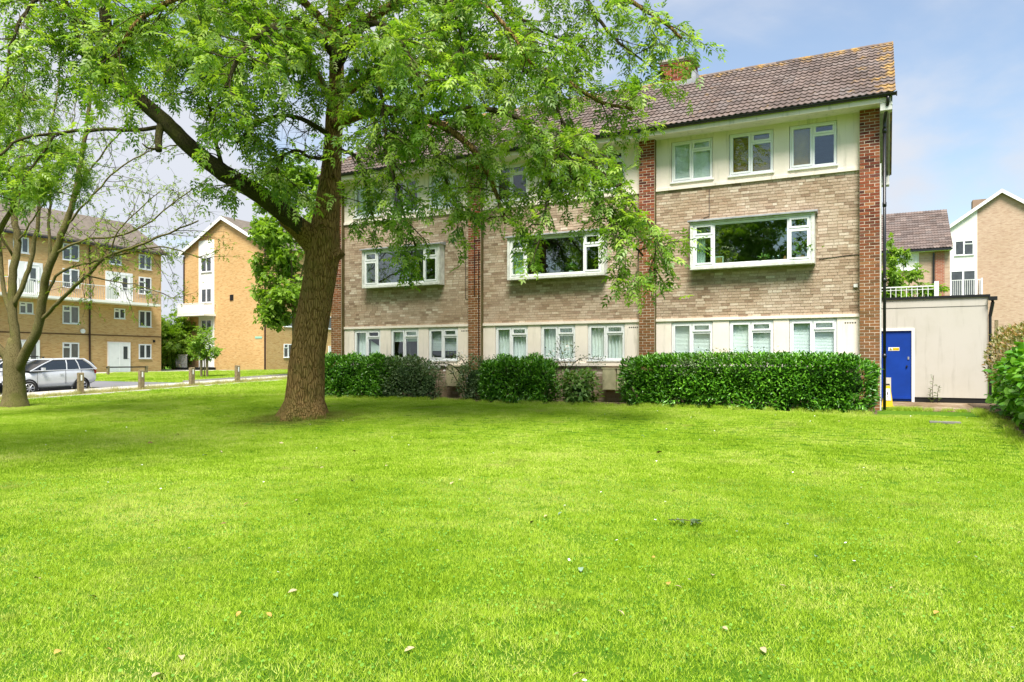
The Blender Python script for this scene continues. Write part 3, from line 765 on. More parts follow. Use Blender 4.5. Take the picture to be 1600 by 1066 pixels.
MB().box(0, .22, 0, .02, 0, .025).box(0, .22, 0, .02, .215, .24).box(0, .025, 0, .02, .025, .215).box(.195, .22, 0, .02, .025, .215).build('frame', white_m, t)
MB().box(.025, .195, .006, .018, .025, .215).build('picture', ochre, t)
for i, (dx, hh, l_) in enumerate(((2.07, .2, 'clear glass jar left of another on the right bay window ledge'), (2.2, .21, 'clear glass jar beside the pale shell on the right bay window ledge'))):
    o = MB().tube([(0, 0, 0), (0, 0, .03), (0, 0, hh * .7), (0, 0, hh * .8), (0, 0, hh)], [.045, .05, .05, .03, .034], 12).build('glass_jar', glass, None, (ORI[0][0] + dx, ly, lz), smooth=True); tag(o, l_, 'jar')
o = MB().tube([(0, 0, 0), (0, 0, .05), (0, 0, .1), (0, 0, .15)], [.05, .055, .04, .01], 9).build('shell_ornament', terracotta, None, (ORI[0][0] + 2.36, ly, lz), smooth=True); tag(o, 'pale pinkish ornament beside the glass jars in the right bay window', 'ornament')
for a, w_ in ((ORI[0][0] + .12, .22), (ORI[1][0] + .12, .3)):
    ob('curtain', wavy(w_, 1.02, 4, .02, curtain_m, ('oc', w_)), H, (a - wl[0], WY - .02 - wl[1], OZ0 + .08 - wl[2]))
# gas meter boxes and pipes
def meter_box(x, y, z, w, h, d, label, group=None, doors=1):
    t = thing('meter_box', label, 'meter box', (x, y, z), group)
    MB().box(0, w, 0, d, 0, h).build('casing', meterm, t); MB().box(-.02, w + .02, -.025, d, h, h + .025).build('lid', meterm, t)
    b = MB().box(.02, w - .02, -.018, -.001, .02, h - .02); b.box(w * .1, w * .1 + .03, -.03, -.018, h * .45, h * .6); b.build('door', meterm, t)
    return t
meter_box(-12.15, WY - .32, G + .38, .42, .62, .30, 'beige meter box on the plinth beside the old pipes and rose')
meter_box(-7.0, WY - .30, G + .36, .40, .60, .28, 'beige meter box beside the round bush, left of a pair', 'pair of meter boxes on the plinth')
meter_box(-6.58, WY - .30, G + .36, .40, .60, .28, 'beige meter box beside the long hedge, right of a pair', 'pair of meter boxes on the plinth')
t = thing('gas_meter', 'old grey meter with bent pipes on the plinth under the rose', 'meter', (-11.5, WY - .2, G))
MB().box(0, .2, 0, .16, .35, .68).build('casing', grey_m, t)
b = MB(); b.tube(smooth_path([(.05, .05, 0), (.05, .05, .25), (.05, .08, .36)], .1), .018, 6); b.tube(smooth_path([(.15, .05, .68), (.16, .04, .8), (.3, .04, .82), (.36, .05, .6), (.36, .05, 0)], .1), .02, 6); b.build('pipe', grey_m, t)
MB().tube([(.1, -.0, .55), (.1, -.03, .55)], .05, 12).build('dial', white_m, t)

# ------------------------------------------------------------------ shed
S = thing('rendered_outbuilding', 'cream rendered flat roofed outbuilding with blue door right of the brick block', 'outbuilding', (1.2, 25.0, G))
SY = 23.45; sx0, sx1 = -.04, 2.56; dx0, dx1, dz1 = -.10, .745, 2.34
b = MB(); b.box(dx1 + .07, sx1, SY, SY + .2, G + .16, 2.98); b.box(sx0, dx1 + .07, SY + .001, SY + .2, dz1 + .07, 2.98)
b.box(sx1 - .2, sx1 - .001, SY + .2, SY + 4.3, G + .16, 2.97); b.build('wall', shedrender, S, rel=True)
MB().box(sx0, sx1 + .0, SY - .012, SY + .22, 2.99, 3.22).build('parapet', shedrender, S, rel=True)
MB().box(dx1 + .075, sx1 - .005, SY + .02, SY + .19, G - .1, G + .155).box(sx1 - .19, sx1 - .02, SY + .2, SY + 4.2, G - .1, G + .155).build('plinth', darkgap, S, rel=True)
MB().box(sx0, sx1 + .05, SY - .05, SY + 4.4, 3.22, 3.29).build('roof', blackp, S, rel=True)
fr = MB(); fr.box(dx1, dx1 + .07, SY - .015, SY + .1, G + .02, dz1); fr.box(sx0, dx1 + .07, SY - .015, SY + .1, dz1, dz1 + .07); fr.build('door_frame', white_m, S, rel=True)
D = MB().box(sx0, dx1 - .004, SY + .03, SY + .075, G + .05, dz1 - .004).build('door', blue_m, S, rel=True); WL[D.name] = WL[S.name]
h1 = MB().box(dx1 - .10, dx1 - .06, SY + .012, SY + .03, 1.52, 1.60).build('lock', grey_m); h1.parent = D; h1.location = (-1.2, -25, -G)
h1 = MB().tube([(dx1 - .12, SY + .03, 1.33), (dx1 - .12, SY - .01, 1.33)], .025, 10).build('handle', blackp); h1.parent = D; h1.location = (-1.2, -25, -G)
h1 = MB().box(sx0, dx1 - .01, SY + .005, SY + .03, G + .10, G + .16).build('weather_bar', blue_m); h1.parent = D; h1.location = (-1.2, -25, -G)
SG = MB().box(.16, .44, SY + .022, SY + .03, 1.77, 1.87).build('warning_sign', white_m)
tag(SG, 'small white and yellow warning sign on the blue door', 'sign')
yl = MB().box(.275, .43, SY + .018, SY + .0215, 1.785, 1.855).build('yellow_panel', simple('sign_yellow', (.85, .62, .01), .5)); yl.parent = SG
tr = MB().add([(.175, SY + .019, 1.785), (.26, SY + .019, 1.785), (.2175, SY + .019, 1.858), (.175, SY + .0215, 1.785), (.26, SY + .0215, 1.785), (.2175, SY + .0215, 1.858)], [(0, 1, 2), (0, 3, 4, 1), (1, 4, 5, 2), (2, 5, 3, 0)]).build('warning_triangle', simple('sign_olive', (.30, .26, .02), .5)); tr.parent = SG
def textobj(name, s, size, mat, loc, rot, parent, extrude=.001):
    cu = bpy.data.curves.new(name, 'FONT'); cu.body = s; cu.size = size; cu.extrude = extrude; cu.align_x = 'CENTER'; cu.align_y = 'CENTER'; cu.resolution_u = 2
    o = bpy.data.objects.new(name, cu); COL.objects.link(o); dg = bpy.context.evaluated_depsgraph_get(); me = bpy.data.meshes.new_from_object(o.evaluated_get(dg)); bpy.data.objects.remove(o)
    me.materials.clear(); me.materials.append(mat); o = ob(name, me, parent, loc, rot); return o
textobj('lettering', 'DANGER', .042, simple('sign_brown', (.25, .12, .0), .5), (.353, SY + .016, 1.818), (R(90), 0, 0), SG)
center(SG)
for c_ in SG.children: c_.location = Vector(c_.location) - SG.location
p = MB().tube(smooth_path([(sx1 + .02, SY - .10, 3.16), (sx1 + .10, SY - .10, 3.12), (sx1 + .07, SY - .06, 2.85), (sx1 + .045, SY - .04, 2.7)], .06), .045, 9); p.tube([(sx1 + .045, SY - .04, 2.72), (sx1 + .045, SY - .04, G)], .038, 9)
p.box(sx1 + .0, sx1 + .2, SY - .17, SY - .03, 3.12, 3.22); p.build('downpipe', blackp, S, rel=True, smooth=False)
# grey board and floor cone by the door
t = thing('leaning_panel', 'pale panel leaning by the blue door behind the yellow cone', 'panel', (.03, 22.6, G))
MB().box(-.0, .19, 0, .04, 0, .72, rot=((1, 0, 0), (0, 1, .12), (0, -.12, 1))).build('board', shedrender, t)
t = thing('floor_sign', 'yellow wet floor cone standing by the black downpipe', 'cone', (.12, 20.9, gz(.12, 20.9) ))
def frust(w0, w1, z0, z1, mb, d=0, mi=0):
    v = [(sx * w * .5, sy * w * .5 + d, z) for z, w in ((z0, w0), (z1, w1)) for sy in (-1, 1) for sx in (-1, 1)]
    return mb.add(v, [(0, 2, 3, 1), (4, 5, 7, 6), (0, 1, 5, 4), (2, 6, 7, 3), (0, 4, 6, 2), (1, 3, 7, 5)], None, mi)
frust(.26, .13, .03, .55, MB()).build('cone_body', yellow_m, t); frust(.12, .10, .56, .60, MB()).build('cap', darkgap, t); frust(.32, .30, 0, .03, MB()).build('foot', yellow_m, t)
MB().add([(-.075, -.122, .18), (.085, -.122, .18), (.055, -.078, .48), (-.05, -.078, .48), (-.075, -.112, .18), (.085, -.112, .18), (.055, -.07, .48), (-.05, -.07, .48)], [(0, 1, 2, 3), (0, 3, 7, 4), (1, 5, 6, 2), (3, 2, 6, 7)]).build('label_panel', white_m, t)
textobj('lettering', '!', .2, blackp, (.005, -.107, .32), (R(82), 0, 0), t)
# terrace railing behind the outbuilding
t = thing('terrace_railing', 'white metal railing on top behind the outbuilding roof', 'railing', (-1.0, 30.0, 2.6))
b = MB(); b.box(-2, 2.7, -.02, .02, 1.54, 1.58); b.box(-2, 2.7, -.012, .012, 1.44, 1.46); b.build('rail', white_m, t)
for i in range(27): MB if False else ob('baluster', (_mc.setdefault('bal', MB().box(-.011, .011, -.011, .011, 0, 1.54).build('baluster', white_m).data)), t, (-1.95 + i * .17, 0, 0))
_rm_list = [o for o in scene.objects if o.parent is None and o.type == 'MESH' and o.name.startswith('baluster')]
for o in _rm_list: bpy.data.objects.remove(o)
MB().box(2.66, 2.80, -.06, .06, -.1, 1.72).build('end_post', white_m, t)
MB().box(-2.2, 3.2, .0, 4.0, -2.3, 0).build('terrace_slab', concrete, t)
# ------------------------------------------------------------------ far blocks, built in their own frame: x along the facade, -y outwards
def uvwall(mb_pts, mat, name, parent):
    """list of quads [(p0,p1,p2,p3)] with uv in metres from the wall plane"""
    me = bpy.data.meshes.new(name); V = []; F = []
    for q in mb_pts:
        b = len(V); V += [tuple(p) for p in q]; F.append(tuple(range(b, b + len(q))))
    me.from_pydata(V, [], F); uv = me.uv_layers.new(name='UVMap')
    for pl in me.polygons:
        hor = abs(pl.normal.x) > abs(pl.normal.y)
        for li in pl.loop_indices:
            c = me.vertices[me.loops[li].vertex_index].co; uv.data[li].uv = ((c.y if hor else c.x) + (.1 if hor else 0), c.z)
    me.materials.append(mat); me.update(); return ob(name, me, parent)
def block_wall(parent, W, D, Hh, mat, name='wall', z0=-.4, gable=None, gs=.54):
    Q = [((0, 0, z0), (W, 0, z0), (W, 0, Hh), (0, 0, Hh)), ((W, 0, z0), (W, D, z0), (W, D, Hh), (W, 0, Hh)), ((0, D, z0), (0, 0, z0), (0, 0, Hh), (0, D, Hh)), ((W, D, z0), (0, D, z0), (0, D, Hh), (W, D, Hh))]
    if gable == 'x': Q += [((W, 0, Hh), (W, D, Hh), (W, D / 2, Hh + D / 2 * .6)), ((0, D, Hh), (0, 0, Hh), (0, D / 2, Hh + D / 2 * .6))]
    if gable == 'y': Q += [((0, 0, Hh), (W, 0, Hh), (W / 2, 0, Hh + W / 2 * gs)), ((W, D, Hh), (0, D, Hh), (W / 2, D, Hh + W / 2 * gs))]
    return uvwall(Q, mat, name, parent)
def slab_roof(parent, ridge, W, D, Hh, k, ov=.3, mat=None, th=.12, rise=None):
    b = MB()
    if ridge == 'x':
        r = D / 2 * k
        for s in (0, 1):
            ya, yb = (-ov, D / 2) if s == 0 else (D + ov, D / 2); za = Hh - ov * k
            b.add([(-ov, ya, za), (W + ov, ya, za), (W + ov, yb, Hh + r), (-ov, yb, Hh + r), (-ov, ya, za + th), (W + ov, ya, za + th), (W + ov, yb, Hh + r + th), (-ov, yb, Hh + r + th)],
                  [(0, 1, 2, 3), (4, 5, 6, 7), (0, 1, 5, 4), (1, 2, 6, 5), (2, 3, 7, 6), (3, 0, 4, 7)])
    else:
        r = W / 2 * k
        for s in (0, 1):
            xa, xb = (-ov, W / 2) if s == 0 else (W + ov, W / 2); za = Hh - ov * k
            b.add([(xa, -ov, za), (xa, D + ov, za), (xb, D + ov, Hh + r), (xb, -ov, Hh + r), (xa, -ov, za + th), (xa, D + ov, za + th), (xb, D + ov, Hh + r + th), (xb, -ov, Hh + r + th)],
                  [(0, 1, 2, 3), (4, 5, 6, 7), (0, 1, 5, 4), (1, 2, 6, 5), (2, 3, 7, 6), (3, 0, 4, 7)])
    return b.build('roof', mat or tile_m2, parent)
def verge(parent, W, Hh, k, y, ov=.3, t=.22):
    b = MB(); r = W / 2 * k
    for xa, xb in ((-ov, W / 2), (W + ov, W / 2)):
        za = Hh - ov * k
        b.add([(xa, y, za - t + .1), (xb, y, Hh + r - t + .1), (xb, y, Hh + r + .10), (xa, y, za + .10), (xa, y + .05, za - t + .1), (xb, y + .05, Hh + r - t + .1), (xb, y + .05, Hh + r + .10), (xa, y + .05, za + .10)],
              [(0, 1, 2, 3), (4, 7, 6, 5), (0, 4, 5, 1), (3, 2, 6, 7), (0, 3, 7, 4)])
    return b.build('bargeboard', white_m, parent)
def fwin(parent, x, z, w, h, kind, dress=None, y=-.03):
    return window(parent, x, y, z, w, h, kind, None, gm=farglass, sill=True)
def fdoor(parent, x, z, w, h, y=-.04, panel=None):
    D_ = MB().box(0, w, 0, .06, 0, h).box(-.05, 0, -.02, .05, 0, h + .06).box(w, w + .05, -.02, .05, 0, h + .06).box(0, w, -.02, .05, h, h + .06).build('door', white_m, parent, (x, y, z))
    if panel: MB().box(w * .3, w * .75, -.012, -.002, h * .45, h * .9).build('door_glass', farglass, D_)
    MB().tube([(w * .85, 0, h * .48), (w * .85, -.05, h * .48)], .025, 8).build('handle', grey_m, D_)
    return D_

# left block: its front faces +X
LB = thing('apartment_block', 'long yellow brick four storey block with balcony walkway behind the parked cars', 'building', (-52.0, 39.5, .62), rotz=R(90))
# local x runs toward world +Y, so the right hand corner of the picture is x = 0; local -y is world +X
WL[LB.name] = (0, 0, 0)
LW = 34.0
def lx(s): return -s            # s metres left of the corner
uvwall([((-LW, 0, -.5), (0, 0, -.5), (0, 0, 9.55), (-LW, 0, 9.55)), ((0, 0, -.5), (0, 8.6, -.5), (0, 8.6, 9.55), (0, 0, 9.55)), ((-LW, 8.6, -.5), (-LW, 0, -.5), (-LW, 0, 9.55), (-LW, 8.6, 9.55)),
        ((0, 0, 9.55), (0, 8.6, 9.55), (0, 4.3, 12.2)), ((0, 8.6, -.5), (-LW, 8.6, -.5), (-LW, 8.6, 9.55), (0, 8.6, 9.55))], orange_w, 'wall', LB)
r_ = MB()
for ya, yb in ((-.35, 4.3), (8.95, 4.3)):
    r_.add([(-LW, ya, 9.45), (.3, ya, 9.45), (.3, yb, 12.25), (-LW, yb, 12.25), (-LW, ya, 9.57), (.3, ya, 9.57), (.3, yb, 12.37), (-LW, yb, 12.37)], [(0, 1, 2, 3), (4, 5, 6, 7), (0, 1, 5, 4), (1, 2, 6, 5), (2, 3, 7, 6), (3, 0, 4, 7)])
r_.build('roof', greyroof, LB)
MB().box(-LW, .2, -.42, -.34, 9.33, 9.45).build('gutter', blackp, LB)
MB().box(-LW, .02, -.03, -.004, 2.72, 2.80).build('string_course', simple('dark_course', (.13, .07, .035), .9), LB)
# storeys: ground sill .95, first 3.45, gallery floor 5.1, second, third
cols = [(1.15, 1.1, 'pair'), (3.4, 1.7, 'D'), (7.05, 1.2, 'tee'), (10.2, 1.7, 'D'), (14.0, 1.2, 'tee'), (17.0, 1.2, 'pair'), (20.2, 1.7, 'D'), (24.0, 1.2, 'tee'), (28.0, 1.2, 'pair')]
for s, w, k in cols:
    x = -s - w * .5 + -.3
    if k != 'D':
        fwin(LB, x, 1.0, w, 1.15, k); fwin(LB, x, 3.5, w, 1.3, k); fwin(LB, x, 8.05, w, 1.2, k); fwin(LB, x, 6.1, w, 1.35, 'tee')
    else:
        e = MB().box(-.06, w + .12, -.02, .05, 0, 2.3).build('entrance_panel', cream, LB, (x, -.04, -.02))
        fdoor(LB, x, 0, .85, 2.15, y=-.13); fdoor(LB, x + .95, 0, .75, 2.15, y=-.13, panel=True)
        fwin(LB, x + .5, 4.05, .9, .8, 'tee')
        MB().box(-.2, w + .3, -.02, .05, 0, 2.25).build('gallery_panel', white_m, LB, (x, -.05, 5.35)); fdoor(LB, x + .9, 5.35, .8, 2.05, y=-.12, panel=True)
        fwin(LB, x + .1, 8.15, 1.0, 1.1, 'pair')
gb = MB().box(-LW, -1.0, -1.25, 0, 5.12, 5.30).build('gallery_floor', white_r, LB)
MB().box(-LW, -1.0, -1.24, -1.2, 6.30, 6.35).build('gallery_rail', white_m, LB)
br_ = MB()
for i in range(240): br_.box(-1.02 - i * .13, -1.0 - i * .13, -1.235, -1.21, 5.3, 6.3)
br_.build('gallery_baluster', grey_m, LB)['kind'] = 'stuff'
for i in (5, 11): MB().box(-i - .5, -i + .4, -1.22, -1.195, 5.4, 6.22).build('gallery_infill', white_r, LB)
MB().tube([(-6.0, -.09, 0), (-6.0, -.09, 5.1)], .06, 8).tube([(-6.0, -.09, 5.32), (-6.0, -.09, 9.4)], .06, 8).build('downpipe', simple('brown_pipe', (.04, .02, .015), .5), LB)
MB().disc((-6.55, -.05, 3.0), (0, -1, 0), .17, .17, .12).build('wall_lamp', white_m, LB)
MB().box(-.75, -.6, -.1, 0, 2.3, 2.5).build('vent', darkgap, LB)

# middle block: gable end faces the camera
MBK = thing('apartment_block', 'yellow brick block showing its tall gable end with one balcony, between the trees', 'building', (-56.9, 45.6, .64))
MW, MD, MH = 10.2, 26.0, 10.7
block_wall(MBK, MW, MD, MH, orange_w, gable='y')
slab_roof(MBK, 'y', MW, MD, MH, .54, .35, greyroof); verge(MBK, MW, MH, .54, -.36, .35, .3)
MB().box(1.95, 3.93, -.04, .0, 0, 11.6).build('white_panel', white_r, MBK)
for z in (2.72, 5.4): MB().box(1.9, 3.98, -.055, -.01, z - .1, z).build('panel_joint', oldpaint, MBK)
fwin(MBK, 2.3, 8.75, 1.35, 1.35, 'pair', y=-.07); fwin(MBK, 2.3, 6.0, 1.35, 1.3, 'pair', y=-.07); fwin(MBK, 2.3, 3.3, 1.35, 1.2, 'pair', y=-.07)
e = fdoor(MBK, 2.15, .25, .8, 2.1, y=-.08, panel=True); e = fdoor(MBK, 3.03, .25, .8, 2.1, y=-.08, panel=True)
MB().box(.7, 4.1, -1.3, -.0, 4.78, 4.95).build('balcony_floor', white_r, MBK)
b = MB().box(.7, 4.1, -1.3, -1.26, 5.85, 5.9).box(.7, .74, -1.26, -.02, 5.85, 5.9).box(4.06, 4.1, -1.26, -.02, 5.85, 5.9)
for i in range(27): b.box(.7 + i * .129, .72 + i * .129, -1.29, -1.27, 4.95, 5.85)
b.build('balcony_rail', white_m, MBK); MB().box(.76, 4.04, -1.262, -1.24, 5.0, 5.8).build('balcony_screen', white_r, MBK)
MB().box(.6, 4.1, -1.4, -.0, -.2, .22).build('patio_step', darkgap, MBK)
b = MB().box(.6, 2.1, -1.35, -1.31, 1.3, 1.35)
for i in range(12): b.box(.6 + i * .125, .63 + i * .125, -1.34, -1.32, .22, 1.3)
b.build('patio_rail', white_m, MBK)
MB().tube([(MW - .08, -.08, 0), (MW - .08, -.08, MH - .4)], .07, 8).tube([(.06, -.08, 0), (.06, -.08, MH - .4)], .06, 8).build('downpipe', MATS['brown_pipe'], MBK)
MB().box(5.9, 6.15, -.06, 0, 6.1, 6.6).box(6.2, 6.3, -.06, 0, 6.1, 6.6).build('vent', darkgap, MBK)
MB().box(8.9, 9.7, -.03, -.002, 2.72, 2.9).build('name_plate', simple('pale_green_sign', (.30, .55, .42), .5), MBK)
for yy, dd in ((2.0, 0), (7.2, 1), (10.5, 0)):
    for z in ((1.1, 3.8, 6.4, 8.9) if not dd else (3.8, 6.4, 8.9)):
        window(MBK, MW + .03, yy, z, 1.1, 1.2, 'tee', rot=R(90), gm=farglass)
o_ = fdoor(MBK, 0, 0, .9, 2.1); o_.location = (MW + .05, 7.8, .05); o_.rotation_euler = (0, 0, R(90))

# right hand blocks
RB = thing('apartment_block', 'lower pinkish brick block with tiled roof rising behind the flat roofed outbuilding', 'building', (-4.2, 46.2, .5))
RWd = 7.5; RH = 7.15
block_wall(RB, RWd, 8.0, RH, pink_w, gable='x')
MB().box(6.82, 7.26, -.06, .0, 0, RH).build('red_pier', redfar_w, RB)
uvwall([((6.80, -.07, -.3), (7.24, -.07, -.3), (7.24, -.07, RH), (6.80, -.07, RH))], redfar_w, 'red_pier_face', RB)
WL[RB.name] = (-4.2, 46.2, .5)
tile_roof(RB, -4.5, 3.42, (45.85, 7.62), (50.2, 10.45), near=0, seg=8, mat=tile_m2)
MB().add([(-.3, -.3, 7.08), (7.56, -.3, 7.08), (7.56, 4.0, 9.9), (-.3, 4.0, 9.9), (7.56, 8.3, 7.08), (-.3, 8.3, 7.08)], [(0, 1, 2, 3), (3, 2, 4, 5)]).build('roof_slope', tile_m2, RB)
MB().box(-.3, 7.6, -.42, -.34, 7.0, 7.1).build('gutter', blackp, RB); MB().box(-.3, 7.55, -.34, -.02, 6.98, 7.06).build('soffit', white_m, RB)
fwin(RB, 4.78, 6.02, 1.15, .86, 'tee', y=-.05); MB().box(4.70, 6.02, -.03, 0, 5.94, 6.97).build('window_panel', white_r, RB)
MB().tube([(6.72, -.12, 0), (6.72, -.12, 6.9)], .045, 8).build('downpipe', blackp, RB)
RC = thing('apartment_block', 'taller pinkish brick block with white bargeboards and a railed french window, far right', 'building', (5.25, 74.0, .6))
CW, CD, CH = 7.6, 14.0, 12.6
block_wall(RC, CW, CD, CH, pink_w, gable='y', gs=.72); slab_roof(RC, 'y', CW, CD, CH, .72, .3); 
verge(RC, CW, CH, .72, -.34, .3, .32)
MB().add([(.0, -.06, 0), (2.05, -.06, 0), (2.05, -.06, CH + 1.36), (.0, -.06, CH - .1), (.0, .0, 0), (2.05, .0, 0), (2.05, .0, CH + 1.36), (.0, .0, CH - .1)], [(0, 1, 2, 3), (1, 5, 6, 2), (0, 3, 7, 4), (3, 2, 6, 7)]).build('white_panel', white_r, RC)
fwin(RC, .38, 10.0, 1.4, 1.3, 'casement', y=-.10); fwin(RC, .05, 6.45, 1.9, 2.25, 'pair', y=-.10)
b = MB().box(-.2, 2.3, -1.0, -.96, 7.75, 7.8)
for i in range(18): b.box(-.2 + i * .145, -.17 + i * .145, -.99, -.97, 6.5, 7.75)
b.box(-.25, -.15, -1.0, -.1, 6.5, 7.9); b.box(2.25, 2.35, -1.0, -.1, 6.5, 7.9); b.box(-.3, 2.4, -1.0, -.04, 6.36, 6.48); b.build('balcony_rail', white_m, RC)
MB().box(2.1, 3.3, 4, 5.2, CH + 1, CH + 2.9).build('chimney', buff, RC)
WL[RC.name] = (0, 0, 0)
# far cottage glimpsed between the left blocks
FH = thing('distant_house', 'distant low house with grey roof in the gap between the yellow blocks', 'house', (-90, 68, .5), rotz=R(35))
block_wall(FH, 16, 7, 5.2, orange_w, gable='x'); slab_roof(FH, 'x', 16, 7, 5.2, .6, .3, simple('grey_slate', (.16, .17, .19), .7))
for i in range(4): fwin(FH, 1.5 + i * 3.6, 3.3, 1.3, 1.2, 'pair')
b = MB(); 

# ------------------------------------------------------------------ fence panel and kerbside posts
t = thing('wooden_fence', 'weathered curved top wooden fence behind the right shrub', 'fence', (3.6, 30.2, .3))
for i in range(26):
    x_ = i * .105; hh = 2.1 + .0 + .35 * math.sin(math.pi * min(1, i / 14.0)) ** .6
    ob('fence_board', MB().box(0, .098, 0, .02, 0, hh).build('tmpf', woodp).data, t, (x_, float(rng.uniform(-.004, .004)), 0)); _rm('tmpf')
MB().box(-.1, 0, -.03, .07, 0, 2.6).build('fence_post', woodp, t); MB().box(0, 2.7, .02, .06, .5, .58).box(0, 2.7, .02, .06, 1.8, 1.88).build('fence_rail', woodp, t)
PX = -28.8
posts = [(18.2, 'nearest timber post in front of the silver car rear door'), (20.9, 'timber post right of the silver car at the path edge'), (23.5, 'timber post left of the staked sapling'), (26.2, 'timber post right of the sapling, nearest the big trunk'), (15.6, 'short timber post beside the left multi stemmed trunk')]
pm = None
for i, (yy, lb) in enumerate(posts):
    t = thing('timber_post', lb, 'post', (PX, yy, gz(PX, yy)), 'timber posts along the path', rotz=float(rng.normal(0, .1)))
    b = MB(); b.box(-.095, .095, -.095, .095, -.2, .84 + (0 if i != 4 else -.5)); b.build('shaft', woodp, t)
    v = MB().extr([(-.097, .84), (.097, .84), (.05, .87), (-.05, .87)], 1, -.095, .095) if i != 4 else MB().extr([(-.097, .34), (.097, .34), (.05, .37), (-.05, .37)], 1, -.095, .095); v.build('chamfered_top', woodp, t)
    MB().box(.096, .101, -.03, .03, .55, .78 if i != 4 else .6).build('reflector', white_m, t) if i != 4 else None
t = thing('knee_rail', 'low dark timber knee rail on the grass before the left block doors', 'rail', (-45.5, 30, gz(-45.5, 30)))
for yy in (-4.2, -1.6, .6, 3.4): MB().box(-.07, .07, yy - .07, yy + .07, -.1, .62).build('rail_post', woodp, t)
MB().box(-.06, .06, -6, -1.5, .5, .58).box(-.06, .06, .5, 3.5, .5, .58).build('rail_bar', darkgap, t)

